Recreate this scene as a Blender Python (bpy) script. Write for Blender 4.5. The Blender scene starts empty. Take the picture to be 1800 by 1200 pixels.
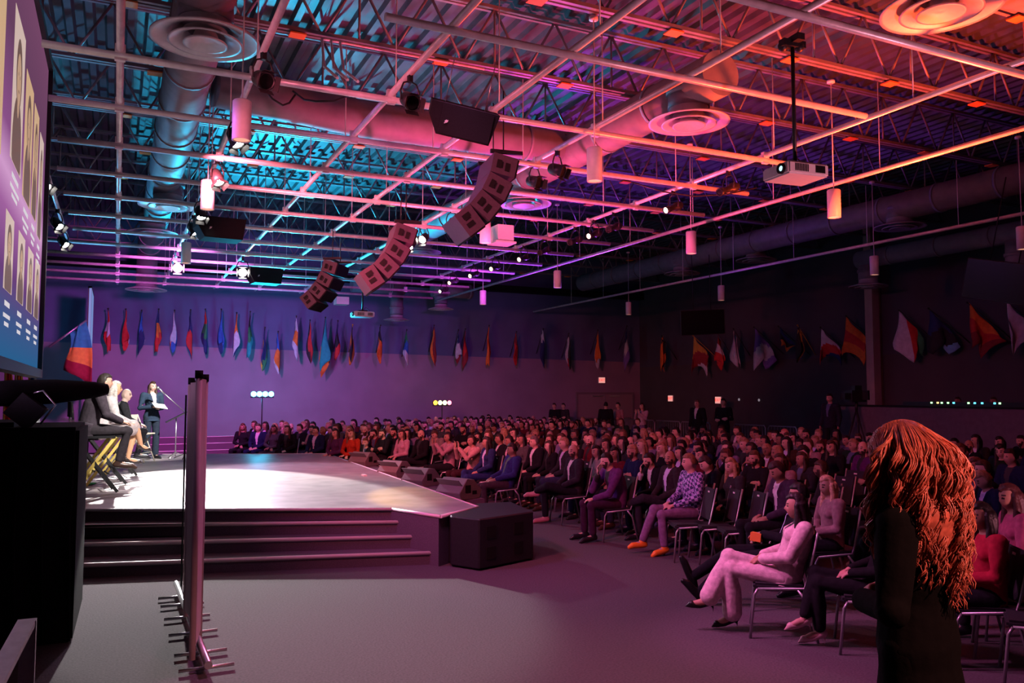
import bpy, bmesh, math, random
from mathutils import Vector, Matrix, Euler
V = Vector
random.seed(11)
C = bpy.context.scene.collection
SC = bpy.context.scene
PI = math.pi

# ------------------------------------------------------------------ camera
F_PX = 1440.0; CAM_H = 2.05
PITCH = math.atan(94/1440); YAW = math.atan(696/1440*math.cos(PITCH))
cam = bpy.data.cameras.new('camera'); cam.sensor_width = 36; cam.lens = 36*F_PX/1800
cam.clip_end = 200
co = bpy.data.objects.new('camera', cam); C.objects.link(co)
co.location = (0, 0, CAM_H); co.rotation_euler = (PI/2+PITCH, 0, -YAW)
SC.camera = co
SC.view_settings.view_transform = 'Standard'; SC.view_settings.look = 'None'
SC.view_settings.gamma = 1; SC.view_settings.use_curve_mapping = False
SC.view_settings.exposure = 0.0
SC.cycles.use_denoising = True
SC.cycles.max_bounces = 5
SC.cycles.diffuse_bounces = 2
SC.cycles.sample_clamp_indirect = 4

# surveying helpers: a sight line of the camera met with a plane gives a place in the room
_F = V((math.sin(YAW)*math.cos(PITCH), math.cos(YAW)*math.cos(PITCH), math.sin(PITCH)))
_R = V((math.cos(YAW), -math.sin(YAW), 0)); _U = _R.cross(_F)
def ray(x, y): return _F + _R*((x-900)/F_PX) + _U*((600-y)/F_PX)
def PZ(x, y, z): d = ray(x, y); return d*((z-CAM_H)/d.z) + V((0, 0, CAM_H))
def PY(x, y, Y): d = ray(x, y); return d*(Y/d.y) + V((0, 0, CAM_H))
def PX(x, y, X): d = ray(x, y); return d*(X/d.x) + V((0, 0, CAM_H))

# ------------------------------------------------------------------ light
w = bpy.data.worlds.new('World'); SC.world = w; w.use_nodes = True
bg = w.node_tree.nodes['Background']; bg.inputs[0].default_value = (0.20, 0.12, 0.26, 1); bg.inputs[1].default_value = 0.05

def lamp(kind, name, loc, target, energy, color, size=0.3, angle=60, blend=0.6):
    l = bpy.data.lights.new(name, kind); l.energy = energy; l.color = color
    if kind == 'AREA': l.size = size
    else: l.shadow_soft_size = size
    if kind == 'SPOT': l.spot_size = math.radians(angle); l.spot_blend = blend
    o = bpy.data.objects.new(name, l); C.objects.link(o); o.location = loc
    if target is not None:
        o.rotation_euler = (V(target)-V(loc)).to_track_quat('-Z', 'Y').to_euler()
    return o
LIGHTS = [
 # white light on the stage
 ('SPOT', 'stage_spot_back', (1.06, 21.2, 5.0), (1.35, 14.2, 0.6), 12000, (1, .95, .92), .10, 31, .12),
 ('SPOT', 'stage_spot_key', (1.2, 10.6, 4.9), (0.5, 15.0, 1.2), 2600, (1, .93, .88), .12, 36, .5),
 ('SPOT', 'stage_spot_speaker', (2.78, 15.3, 5.0), (0.75, 20.4, 1.7), 4800, (1, .92, .88), .12, 26, .5),
 ('SPOT', 'stage_spot_right', (2.57, 21.5, 4.9), (3.0, 14.0, 0.6), 1500, (1, .62, .92), .12, 50, .6),
 ('SPOT', 'stage_spot_front', (5.4, 15.9, 4.9), (1.8, 13.0, .6), 350, (1, .85, .80), .12, 60, .6),
 ('SPOT', 'stage_spot_amber', (5.55, 19.0, 4.9), (3.85, 11.4, .6), 700, (1, .50, .08), .06, 9, .6),
 # violet wash on the back wall
 ('SPOT', 'wall_wash_left', (1.2, 19.5, 5.0), (2.0, 31, 1.0), 3500, (.84, .12, .72), .3, 95, 1),
 ('SPOT', 'wall_wash_mid', (8.8, 19.5, 5.0), (9.5, 31, 1.0), 1100, (.66, .07, .70), .3, 90, 1),
 ('SPOT', 'wall_wash_blue', (4.2, 25.5, 2.6), (5, 31, 5.2), 330, (.12, .34, 1.0), .3, 130, 1),
 # cyan wash up on the deck from the lamp bar behind the stage
 ('SPOT', 'cyan_uplight', (4.2, 26.9, 2.5), (4.0, 20.3, 8.0), 9000, (.02, .62, 1), .2, 64, .35),
 ('SPOT', 'cyan_uplight_front', (-3.2, 22, 2.5), (2.5, 15, 8.0), 900, (.10, .50, 1), .2, 60, .8),
 # magenta, red and violet washes over the audience and the deck above it
 ('SPOT', 'red_uplight', (10.5, 7.0, 2.4), (9.0, 7.0, 8.0), 5800, (1, .07, .02), .25, 130, 1),
 ('SPOT', 'pink_uplight', (6.2, 12.0, 1.6), (7.0, 12.0, 8.0), 3000, (1, .07, .22), .25, 120, 1),
 ('SPOT', 'violet_uplight', (11.5, 21.0, 2.2), (10.5, 18.0, 8.0), 2300, (.40, .06, 1), .3, 120, 1),
 ('SPOT', 'front_pink', (-0.4, 6.6, 4.9), (8.5, 12.5, 1.0), 1500, (1, .15, .24), .3, 75, .9),
 ('SPOT', 'front_pink_far', (1.0, 12.0, 5.2), (9.0, 20.0, 1.0), 2900, (1, .14, .20), .3, 80, .9),
 ('SPOT', 'front_violet', (-0.4, 9.5, 5.0), (8.0, 10.5, .6), 480, (.50, .13, 1), .3, 85, .9),
 ('SPOT', 'floor_violet', (2.7, 6.8, 5.2), (3.4, 5.8, 0), 800, (.85, .24, .58), .3, 110, 1),
 ('SPOT', 'near_red', (3.6, -1.6, 4.8), (2.8, 2.2, 1.4), 2000, (1, .33, .27), .12, 40, .8),
 ('SPOT', 'near_pink', (1.25, 6.6, 5.0), (5.0, 5.3, .8), 1000, (1, .22, .62), .2, 30, .8),
 ('SPOT', 'projector_fill', (7.2, 1.8, .4), (6.0, 7.5, 6.0), 1000, (1, .30, .42), .2, 80, 1),  # added lamp out of view, no fixture; pinks the projector and near pipes
 ('SPOT', 'left_uplight', (-2.2, 7.2, 2.3), (2.2, 9.5, 6.5), 420, (.85, .45, .85), .2, 110, 1),
 ('POINT', 'cyan_bar_spill', (4.18, 27.3, 2.05), None, 150, (.03, .6, 1), .2, 0, 0),
 ('SPOT', 'cameraman_fill', (5.55, 15.0, 5.0), (5.3, 18.8, .9), 420, (1, .85, .7), .06, 11, .5),  # added narrow spot standing in for stage light spilling on the cameraman
 ('SPOT', 'corner_amber', (10.4, 26.9, 2.0), (13.0, 30.5, 3.0), 60, (1, .55, .25), .2, 150, 1),
]
for L_ in LIGHTS: lamp(*L_)

# ------------------------------------------------------------------ materials
def mat(name, col, rough=.6, metal=0., emit=None, es=0., noise=0., nscale=20., bump=0., objcol=False, alpha=1., trans=0., sheen=0.):
    m = bpy.data.materials.new(name); m.use_nodes = True
    nt = m.node_tree; b = nt.nodes['Principled BSDF']
    b.inputs['Roughness'].default_value = rough; b.inputs['Metallic'].default_value = metal
    b.inputs['Base Color'].default_value = (*col, 1)
    b.inputs['Specular IOR Level'].default_value = .35
    src = None
    if objcol:
        oi = nt.nodes.new('ShaderNodeObjectInfo'); src = oi.outputs['Color']
    if noise or bump:
        tc = nt.nodes.new('ShaderNodeTexCoord'); n = nt.nodes.new('ShaderNodeTexNoise')
        n.inputs['Scale'].default_value = nscale; n.inputs['Detail'].default_value = 4
        nt.links.new(tc.outputs['Object'], n.inputs['Vector'])
        if noise:
            mx = nt.nodes.new('ShaderNodeMix'); mx.data_type = 'RGBA'; mx.blend_type = 'MULTIPLY'
            mx.inputs['Factor'].default_value = 1
            mr = nt.nodes.new('ShaderNodeMapRange'); mr.inputs[1].default_value = .25; mr.inputs[2].default_value = .75
            mr.inputs[3].default_value = 1-noise; mr.inputs[4].default_value = 1+noise*.5
            nt.links.new(n.outputs[0], mr.inputs[0])
            if src: nt.links.new(src, mx.inputs[6])
            else: mx.inputs[6].default_value = (*col, 1)
            nt.links.new(mr.outputs[0], mx.inputs[7]); src = mx.outputs[2]
        if bump:
            bp = nt.nodes.new('ShaderNodeBump'); bp.inputs['Strength'].default_value = bump; bp.inputs['Distance'].default_value = .01
            nt.links.new(n.outputs[0], bp.inputs['Height']); nt.links.new(bp.outputs[0], b.inputs['Normal'])
    if src: nt.links.new(src, b.inputs['Base Color'])
    if emit: b.inputs['Emission Color'].default_value = (*emit, 1); b.inputs['Emission Strength'].default_value = es
    if alpha < 1: b.inputs['Alpha'].default_value = alpha
    if trans: b.inputs['Transmission Weight'].default_value = trans
    if sheen: b.inputs['Sheen Weight'].default_value = sheen
    return m
def pick_mat(name, cols, rough=.7):   # a colour that differs from thing to thing
    m = mat(name, cols[0], rough); nt = m.node_tree
    oi = nt.nodes.new('ShaderNodeObjectInfo'); cr = nt.nodes.new('ShaderNodeValToRGB'); cr.color_ramp.interpolation = 'CONSTANT'
    for i, c in enumerate(cols):
        e = cr.color_ramp.elements[i] if i < 2 else cr.color_ramp.elements.new(i/len(cols))
        e.position = i/len(cols); e.color = (*c, 1)
    nt.links.new(oi.outputs['Random'], cr.inputs[0]); nt.links.new(cr.outputs[0], nt.nodes['Principled BSDF'].inputs['Base Color'])
    return m
M = dict(
 black=mat('black_matte', (.012,.012,.014), .75, noise=.3, nscale=60),
 blackp=mat('black_paint', (.02,.02,.022), .45, noise=.3, nscale=40),
 drape=mat('black_drape', (.008,.008,.010), .95, bump=.3, nscale=90),
 steel=mat('brushed_steel', (.62,.62,.64), .32, .85, noise=.15, nscale=30),
 pipe=mat('galvanised_pipe', (.85,.83,.85), .36, .25, noise=.2, nscale=8),
 chairmetal=mat('chair_metal', (.42,.42,.44), .4, .7, noise=.15),
 chairfab=mat('chair_fabric', (.022,.022,.028), .9, noise=.3, nscale=150),
 white=mat('white_enamel', (.75,.75,.75), .4, noise=.06),
 duct=mat('duct_metal', (.26,.26,.29), .6, .1, noise=.2, nscale=5),
 diff=mat('diffuser_enamel', (.5,.5,.52), .45, .2, noise=.1),
 deck=mat('roof_deck_paint', (.095,.10,.115), .5, .3, noise=.35, nscale=2.5),
 joist=mat('joist_paint', (.30,.28,.31), .45, .3, noise=.25, nscale=6),
 floorc=mat('carpet', (.092,.072,.088), .95, noise=.35, nscale=55, bump=.6),
 stage=mat('stage_boards', (.34,.31,.31), .38, noise=.35, nscale=3.0),
 stagefr=mat('stage_carpet', (.12,.09,.12), .9, noise=.3, nscale=80),
 nosing=mat('metal_nosing', (.75,.68,.70), .5, .1),
 wedge=mat('wedge_paint', (.16,.15,.15), .6, noise=.2, nscale=60),
 cone=mat('cone_black', (.004,.004,.004), .8),
 column=mat('column_paint', (.42,.33,.28), .8, noise=.15, nscale=3),
 skin=mat('skin', (.5,.33,.26), .55, objcol=True),
 lip=mat('lips', (.38,.11,.10), .5),
 eye=mat('eye_dark', (.02,.015,.012), .3),
 brow=mat('brow_dark', (.045,.028,.02), .8),
 cloth=mat('clothing', (.1,.1,.1), .95, objcol=True, noise=.3, nscale=25, bump=.35),
 hair=mat('hair', (.03,.02,.015), .5, objcol=True, noise=.5, nscale=45, bump=.5),
 shirt=pick_mat('shirt_front', [(.55,.55,.6),(.03,.03,.035),(.6,.45,.5),(.08,.1,.2),(.5,.45,.7),(.02,.02,.02)]),
 shoe=mat('shoe', (.02,.02,.02), .35, objcol=True),
 sole=mat('shoe_sole', (.02,.02,.02), .6),
 glass=mat('clear_acrylic', (.75,.7,.8), .08, alpha=.35),
 bulb=mat('lamp_bulb', (1,1,1), .3, emit=(1,.93,.85), es=60),
 bulbw=mat('lamp_warm', (1,.9,.6), .3, emit=(1,.72,.28), es=9),
 bulbd=mat('lamp_dim', (1,.9,.7), .3, emit=(1,.85,.6), es=4),
 cyan=mat('led_cyan', (.2,.8,1), .3, emit=(.10,.8,1), es=14),
 amber=mat('led_amber', (1,.6,.1), .3, emit=(1,.42,.03), es=4),
 lime=mat('led_lime', (.7,1,.5), .3, emit=(.75,1,.45), es=3),
 rose=mat('led_rose', (1,.4,.5), .3, emit=(1,.18,.28), es=3.5),
 exitw=mat('exit_face', (.9,.7,.65), .5, emit=(1,.45,.38), es=.7),
 exitr=mat('exit_letters', (.8,.02,.02), .5, emit=(1,.03,.02), es=1.4),
 orange=mat('orange_clip', (.9,.25,.05), .6),
 paper=mat('paper', (.85,.84,.82), .7),
 pinkpaint=mat('partition_fabric', (.55,.40,.42), .65, noise=.12, nscale=8),
 yellow=mat('yellow_edge', (.55,.42,.10), .5),
 beige=mat('beige_vinyl', (.52,.47,.38), .5),
)
# ------------------------------------------------------------------ mesh helpers
def box(bm, a, b, mi=0, rot=None, piv=None):
    x0,y0,z0 = a; x1,y1,z1 = b
    vs = [bm.verts.new(p) for p in [(x0,y0,z0),(x1,y0,z0),(x1,y1,z0),(x0,y1,z0),(x0,y0,z1),(x1,y0,z1),(x1,y1,z1),(x0,y1,z1)]]
    if rot is not None:
        pv = V(piv) if piv is not None else (V(a)+V(b))/2
        for v in vs: v.co = rot @ (v.co-pv) + pv
    for f in [(0,3,2,1),(4,5,6,7),(0,1,5,4),(1,2,6,5),(2,3,7,6),(3,0,4,7)]:
        bm.faces.new([vs[i] for i in f]).material_index = mi
    return vs
def prism(bm, pts, z0, z1, mi=0, axis='z'):
    """closed outline extruded along an axis; pts counter-clockwise"""
    def q(p, h):
        return (p[0],p[1],h) if axis=='z' else ((p[0],h,p[1]) if axis=='y' else (h,p[0],p[1]))
    a = [bm.verts.new(q(p, z0)) for p in pts]; b = [bm.verts.new(q(p, z1)) for p in pts]
    n = len(pts); fs = []
    fs.append(bm.faces.new(a[::-1])); fs.append(bm.faces.new(b))
    for i in range(n): fs.append(bm.faces.new([a[i], a[(i+1)%n], b[(i+1)%n], b[i]]))
    for f in fs: f.material_index = mi
    return a+b
def frame_of(t):
    t = t.normalized(); u = V((0,0,1)) if abs(t.z) < .9 else V((1,0,0))
    x = u.cross(t).normalized(); return x, t.cross(x)
def tube(bm, pts, r, n=8, mi=0, caps=True):
    pts = [V(p) for p in pts]; rs = r if isinstance(r, (list, tuple)) else [r]*len(pts)
    rings = []; prev = None
    for i, p in enumerate(pts):
        t = (pts[min(i+1, len(pts)-1)]-pts[max(i-1, 0)])
        if prev is None: x, y = frame_of(t)
        else:
            tn = t.normalized(); x = (prev-tn*prev.dot(tn))
            if x.length < 1e-5: x, _ = frame_of(t)
            x.normalize(); y = tn.cross(x)
        prev = x
        rings.append([bm.verts.new(p+(x*math.cos(a)+y*math.sin(a))*rs[i]) for a in [2*PI*k/n for k in range(n)]])
    for a, b in zip(rings, rings[1:]):
        for k in range(n):
            f = bm.faces.new([a[k], a[(k+1)%n], b[(k+1)%n], b[k]]); f.material_index = mi; f.smooth = True
    if caps:
        bm.faces.new(rings[0][::-1]).material_index = mi; bm.faces.new(rings[-1]).material_index = mi
def lathe(bm, prof, c=(0,0,0), n=24, mi=0, axis=None):
    """prof: (radius, height) pairs turned about an axis through c"""
    c = V(c); ax = V(axis).normalized() if axis is not None else V((0,0,1)); x, y = frame_of(ax)
    rings = []
    for r, h in prof:
        r = max(r, 1e-4)
        rings.append([bm.verts.new(c+ax*h+(x*math.cos(a)+y*math.sin(a))*r) for a in [2*PI*k/n for k in range(n)]])
    for a, b in zip(rings, rings[1:]):
        for k in range(n):
            f = bm.faces.new([a[k], a[(k+1)%n], b[(k+1)%n], b[k]]); f.material_index = mi; f.smooth = True
    return rings
def ball(bm, c, r, s=(1,1,1), n=12, rot=None, mi=0):
    vs = bmesh.ops.create_uvsphere(bm, u_segments=n, v_segments=max(6, n*2//3), radius=r)['verts']
    for v in vs:
        p = V((v.co.x*s[0], v.co.y*s[1], v.co.z*s[2]))
        if rot is not None: p = rot @ p
        v.co = p+V(c)
    for f in {f for v in vs for f in v.link_faces}: f.smooth = True; f.material_index = mi
def chain(bm, pts, rs, n=12):
    tube(bm, pts, rs, n)
    for p, r in zip(pts, rs): ball(bm, p, r, n=n)
def obj(name, bm, mats, parent=None, loc=None, fix=True):
    if fix: bmesh.ops.recalc_face_normals(bm, faces=bm.faces)
    me = bpy.data.meshes.new(name); bm.to_mesh(me); bm.free()
    return objm(name, me, mats, parent, loc)
def objm(name, me, mats=None, parent=None, loc=None, color=None):
    if mats is not None:
        for m in (mats if isinstance(mats, (list, tuple)) else [mats]): me.materials.append(m)
    o = bpy.data.objects.new(name, me); C.objects.link(o)
    if parent: o.parent = parent
    if loc is not None: o.location = loc
    if color is not None: o.color = (*color, 1)
    return o
def tag(o, label, cat, group=None, kind=None):
    if label: o['label'] = label
    if cat: o['category'] = cat
    if group: o['group'] = group
    if kind: o['kind'] = kind
    return o
def thing(name, label, cat, loc=(0,0,0), rz=0, group=None):
    o = bpy.data.objects.new(name, None); C.objects.link(o); o.empty_display_size = .1
    o.location = loc; o.rotation_euler = (0,0,rz)
    return tag(o, label, cat, group)
def struct(name, bm, mats, parent=None):
    o = obj(name, bm, mats, parent); o['kind'] = 'structure'; return o
def copy_tree(o, parent=None):
    c = o.copy(); C.objects.link(c)
    if parent: c.parent = parent
    for ch in list(o.children): copy_tree(ch, c)
    return c
NB = bmesh.new
ORD = ['first','second','third','fourth','fifth','sixth','seventh','eighth','ninth','tenth','eleventh','twelfth','thirteenth','fourteenth','fifteenth','sixteenth','seventeenth','eighteenth','nineteenth','twentieth']

M['cloth'].node_tree.nodes['Principled BSDF'].inputs['Specular IOR Level'].default_value = .08
M['drape'].node_tree.nodes['Principled BSDF'].inputs['Specular IOR Level'].default_value = .08
M['black'].node_tree.nodes['Principled BSDF'].inputs['Specular IOR Level'].default_value = .15
# ------------------------------------------------------------------ the room
WY, WX, WXL, WYB, ZD = 31.0, 21.4, -6.0, -4.0, 8.05
bm = NB(); box(bm, (WXL-.2, WYB-.2, -.15), (WX+.2, WY+.2, 0)); struct('floor', bm, M['floorc'])
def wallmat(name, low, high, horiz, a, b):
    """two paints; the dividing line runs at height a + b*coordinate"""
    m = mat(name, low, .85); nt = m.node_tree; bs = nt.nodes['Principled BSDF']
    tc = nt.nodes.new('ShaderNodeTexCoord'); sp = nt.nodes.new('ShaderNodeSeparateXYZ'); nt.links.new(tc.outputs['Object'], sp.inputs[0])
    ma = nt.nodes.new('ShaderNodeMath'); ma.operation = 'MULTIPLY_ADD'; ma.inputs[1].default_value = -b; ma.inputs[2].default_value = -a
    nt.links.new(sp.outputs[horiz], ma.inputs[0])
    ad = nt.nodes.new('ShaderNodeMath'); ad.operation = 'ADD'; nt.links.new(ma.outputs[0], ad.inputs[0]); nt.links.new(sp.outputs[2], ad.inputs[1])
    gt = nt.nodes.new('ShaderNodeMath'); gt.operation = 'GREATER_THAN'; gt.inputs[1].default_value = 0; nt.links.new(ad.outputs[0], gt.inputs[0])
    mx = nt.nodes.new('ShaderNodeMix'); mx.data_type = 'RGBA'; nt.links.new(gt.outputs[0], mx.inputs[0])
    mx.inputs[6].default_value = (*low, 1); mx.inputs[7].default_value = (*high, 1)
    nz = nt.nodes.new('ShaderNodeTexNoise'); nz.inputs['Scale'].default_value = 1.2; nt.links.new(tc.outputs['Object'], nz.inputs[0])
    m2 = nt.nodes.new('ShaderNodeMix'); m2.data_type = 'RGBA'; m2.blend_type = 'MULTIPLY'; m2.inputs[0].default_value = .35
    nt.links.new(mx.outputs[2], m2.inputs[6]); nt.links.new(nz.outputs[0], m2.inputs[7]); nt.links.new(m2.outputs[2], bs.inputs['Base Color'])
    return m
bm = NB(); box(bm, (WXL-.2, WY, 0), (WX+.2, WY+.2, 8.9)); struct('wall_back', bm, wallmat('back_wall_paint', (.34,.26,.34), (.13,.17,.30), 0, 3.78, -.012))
bm = NB(); box(bm, (WX, WYB, 0), (WX+.2, WY, 8.9)); struct('wall_right', bm, wallmat('right_wall_paint', (.085,.075,.075), (.075,.075,.095), 1, 3.3, 0))
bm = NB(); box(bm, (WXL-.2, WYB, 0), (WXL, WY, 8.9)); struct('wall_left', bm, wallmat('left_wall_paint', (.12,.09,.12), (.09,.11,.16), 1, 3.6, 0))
bm = NB(); box(bm, (WXL-.2, WYB-.2, 0), (WX+.2, WYB, 8.9)); struct('wall_front', bm, wallmat('front_wall_paint', (.06,.05,.06), (.06,.06,.07), 0, 3.3, 0))
for nm, a, b in (('baseboard_back', (WXL, WY-.03, 0), (WX, WY, .12)), ('baseboard_right', (WX-.03, WYB, 0), (WX, WY-.03, .12))):
    bm = NB(); box(bm, a, b); struct(nm, bm, M['black'])
# corrugated roof deck with open web joists and the cross girders
bm = NB(); P = .3; pts = []
x = WXL
while x < WX:
    pts += [(x, ZD), (x+.10, ZD), (x+.14, ZD+.075), (x+.26, ZD+.075)]; x += P
lo = [bm.verts.new((px, WYB, z)) for px, z in pts]; hi = [bm.verts.new((px, WY, z)) for px, z in pts]
for i in range(len(pts)-1): bm.faces.new([lo[i], lo[i+1], hi[i+1], hi[i]])
box(bm, (WXL-.2, WYB-.2, ZD+.2), (WX+.2, WY+.2, ZD+.35))
ceiling = struct('ceiling', bm, M['deck'])
def joist(Y, zb=7.0, zt=7.98):
    bm = NB()
    for z in (zb, zt-.05):
        for s in (-1, 1): box(bm, (WXL, Y+s*.05-.028, z), (WX, Y+s*.05+.028, z+.05))
    n = int((WX-WXL)/1.05); st = (WX-WXL)/n
    for i in range(n):
        x0 = WXL+i*st
        tube(bm, [(x0, Y, zb+.03), (x0+st/2, Y, zt-.02)], .022, 5); tube(bm, [(x0+st/2, Y, zt-.02), (x0+st, Y, zb+.03)], .022, 5)
        if i % 2 == 0: tube(bm, [(x0+st/2, Y, zb+.03), (x0+st/2, Y, zt-.02)], .018, 5)
    return bm
for i in range(-2, 11):
    o = obj('joist', joist(6.52+2.3*i), M['joist'], ceiling); o['kind'] = 'structure'
# solid beam close to the far wall and one steel girder across the hall
bm = NB(); box(bm, (WXL, 30.6, 6.35), (WX, 31.0, 6.6)); struct('trim_1', bm, M['black'])
# column on the right wall
bm = NB()
p = PX(1535, 694, 21.0); box(bm, (WX-.5, p.y-.14, 0), (WX-.2, p.y+.14, ZD)); box(bm, (WX-.2, p.y-.05, 0), (WX, p.y+.05, ZD)); struct('trim_2', bm, M['column'])
# double door in the back wall
dx0 = PY(1015, 694, WY).x; dx1 = PY(1110, 694, WY).x; dm = (dx0+dx1)/2
door = bpy.data.objects.new('door_1', None); C.objects.link(door); door.location = (dm, WY, 0); door['kind'] = 'structure'
hw = (dx1-dx0)/2
doorm = mat('door_paint', (.30,.24,.26), .6)
for s in (-1, 1):
    bm = NB(); box(bm, (min(0.01*s, hw*s), -.05, .01), (max(.01*s, hw*s), 0, 2.08)); lf = obj('door_leaf', bm, doorm, door)
    bm = NB(); box(bm, (min(.12*s, (hw-.15)*s), -.11, 1.0), (max(.12*s, (hw-.15)*s), -.07, 1.05)); box(bm, (.14*s-.02, -.1, .99), (.14*s+.02, -.05, 1.06)); box(bm, ((hw-.17)*s-.02, -.1, .99), ((hw-.17)*s+.02, -.05, 1.06)); obj('door_handle', bm, M['steel'], lf)
    bm = NB(); box(bm, (min(.2*s, .7*s), -.12, 1.98), (max(.2*s, .7*s), -.05, 2.03)); obj('door_closer', bm, M['steel'], lf)
bm = NB(); box(bm, (-hw-.09, -.07, 0), (-hw, 0, 2.17)); box(bm, (hw, -.07, 0), (hw+.09, 0, 2.17)); box(bm, (-hw, -.07, 2.08), (hw, 0, 2.17)); obj('door_frame', bm, mat('frame_paint', (.2,.16,.18), .6), door)

# ------------------------------------------------------------------ ducts and diffusers
ZDI = 6.12
def diffuser_bm():
    bm = NB()
    lathe(bm, [(.29,.22),(.30,.10),(.40,.06),(.60,.0),(.60,-.02),(.56,-.015),(.42,.03),(.36,.07)], n=36)
    lathe(bm, [(.24,.10),(.26,.03),(.40,-.03),(.41,-.045),(.38,-.045),(.25,.01),(.2,.09)], n=36)
    lathe(bm, [(.12,.08),(.15,0),(.24,-.05),(.245,-.065),(.22,-.065),(.1,-.02),(0,-.03)], n=36)
    return bm
DIFF = None
def diffuser(parent, loc, s=1.0):
    global DIFF
    if DIFF is None:
        o = obj('diffuser', diffuser_bm(), M['diff'], parent); DIFF = o
    else:
        o = DIFF.copy(); C.objects.link(o); o.parent = parent
    o.location = loc; o.scale = (s, s, s); return o
def spiral(bm, pts, r):
    tube(bm, pts, r, 22)
    pts = [V(p) for p in pts]
    for a, b in zip(pts, pts[1:]):
        L = (b-a).length; k = 1
        while k*1.5 < L:
            c = a+(b-a)*(k*1.5/L); tube(bm, [c-(b-a).normalized()*.03, c+(b-a).normalized()*.03], r+.02, 22); k += 1
def duct_run(label, pts, r, drops, s=1.0):
    t = thing('air_duct', label, 'duct', pts[0], 0, 'spiral air ducts under the roof deck'); o0 = V(pts[0])
    bm = NB(); spiral(bm, [V(p)-o0 for p in pts], r); obj('duct_pipe', bm, M['duct'], t)
    for (dx, dy, zd) in drops:
        bm = NB(); d = V((dx, dy, zd))-o0; top = 0
        tube(bm, [(d.x, d.y, .06-r), (d.x, d.y, d.z+.42), (d.x, d.y, d.z+.2)], [.30*s, .30*s, .31*s], 22)
        tube(bm, [(d.x, d.y, d.z+.40), (d.x, d.y, d.z+.48)], .335*s, 22)
        obj('duct_drop', bm, M['duct'], t); diffuser(t, d, s)
    return t
duct_run('long grey spiral air duct running over the stage at left', [(.8, 3, 6.64), (.8, 28.5, 6.64)], .33, [(.81,9.78,ZDI), (.89,18.87,ZDI), (.71,22.3,ZDI), (.75,27.6,5.3)])
duct_run('spiral air duct above the projector, second from the stage side', [(7.65, 9.0, 6.64), (7.65, 28.6, 6.64)], .33, [(7.6,9.67,ZDI), (7.7,15.4,ZDI), (7.7,22.0,ZDI)])
duct_run('short crosswise air duct with round diffuser at the top right corner', [(7.73, 5.6, 6.64), (12.5, 5.0, 6.64)], .33, [(7.73,5.6,ZDI)])
duct_run('dark spiral air duct running over the rear seats', [(17.0, 8, 6.60), (17.0, 28.6, 6.60)], .33, [(17.0,22.1,ZDI), (17.3,18.89,ZDI), (17.0,13.6,ZDI)])
duct_run('short air duct dropping near the far wall over the centre', [(10.6, 28.9, 6.0), (12.2, 28.9, 6.0)], .26, [(PY(775,543,28.9).x, 28.9, PY(775,543,28.9).z)], .8)
duct_run('short dark air duct dropping in front of the far wall', [(7.6, 29.2, 6.05), (9.6, 29.2, 6.05)], .26, [(PY(697,562,29.2).x, 29.2, PY(697,562,29.2).z)], .8)
duct_run('wide crosswise air duct with a bend above the line speakers', [(1.2, 12.7, 6.64), (2.3, 12.9, 6.64), (3.6, 13.1, 6.62), (7.28, 13.1, 6.64)], .30, [])
duct_run('air duct along the right wall above the hanging flags', [(19.6, 4, 6.0), (19.6, 17.1, 6.0)], .26, [(19.6, 12.4, 5.0), (19.6, 16.8, 5.2)], .9)

# ------------------------------------------------------------------ lighting grid of pipes
grid = thing('lighting_grid', 'silver pipe grid hung under the roof joists over the whole hall', 'pipe grid', (0,0,5.47))
def gpipe(a, b, r=.040, lab=None):
    bm = NB(); tube(bm, [V(a)-V((0,0,5.47)), V(b)-V((0,0,5.47))], r, 8); o = obj('pipe', bm, M['pipe'], grid)
    return o
ys = [5.34] + [7.0] + [9.0+1.655*i for i in range(12)]
XR = {0: (4.2, 12.6), 1: (2.1, 8.2), 2: (-.75, 9.6), 3: (-.8, 9.6), 4: (-.8, 10.0)}
for i, y in enumerate(ys):
    if i <= 2 or i >= 3:
        x0, x1 = XR.get(i, (-.9 if i < 9 else -2.2, 10.0))
        gpipe((x0, y, 5.47), (x1, y, 5.47))
gpipe((2.0, 5.34, 5.47), (-.4, 5.34, 5.47))
for x, y0, y1, r in ((-.06, 4.5, 28.4, .038), (1.25, 4.5, 28.2, .038), (2.78, 4.5, 28.2, .038), (4.08, 4.6, 28.2, .038), (5.55, 4.3, 28.2, .038), (8.45, 4.2, 23.8, .038), (10.62, 5.8, 28.4, .038), (15.66, 8.0, 33.4-3.0, .038)):
    gpipe((x, y0, 5.54), (x, y1, 5.54), r)
gpipe((-1.08, 13.0, 5.54), (-1.08, 21.0, 5.54), .038)
GX = (-.06, 1.25, 2.78, 4.08, 5.55, 8.45, 10.62, 15.66, -1.08)
def many(name, bm, locs):
    o = obj(name, bm, M['pipe'], grid, locs[0])
    for l in locs[1:]: c = o.copy(); C.objects.link(c); c.parent = grid; c.location = l
bm = NB(); tube(bm, [(0,0,.04),(0,0,1.42)], .008, 5); many('hanger_rod', bm, [(x, 6.52+2.3*i, .05) for x in GX[:8] for i in range(10) if not (x > 10.7 and i < 1)])
bm = NB(); box(bm, (-.05,-.03,-.05), (.05,.03,.115)); many('pipe_clamp', bm, [(x, y, 0) for x in GX[:6] for y in ys[2:]])
# small orange clips on the joists
bm = NB()
for i in range(11):
    for j in range(12):
        x = -4.2+2.1*j+.4*(i % 2); y = 6.52+2.3*i; box(bm, (x-.11, y-.09, 6.955), (x+.11, y+.09, 6.975))
o = obj('joist_tags', bm, M['orange'], ceiling); o['kind'] = 'structure'
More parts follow.
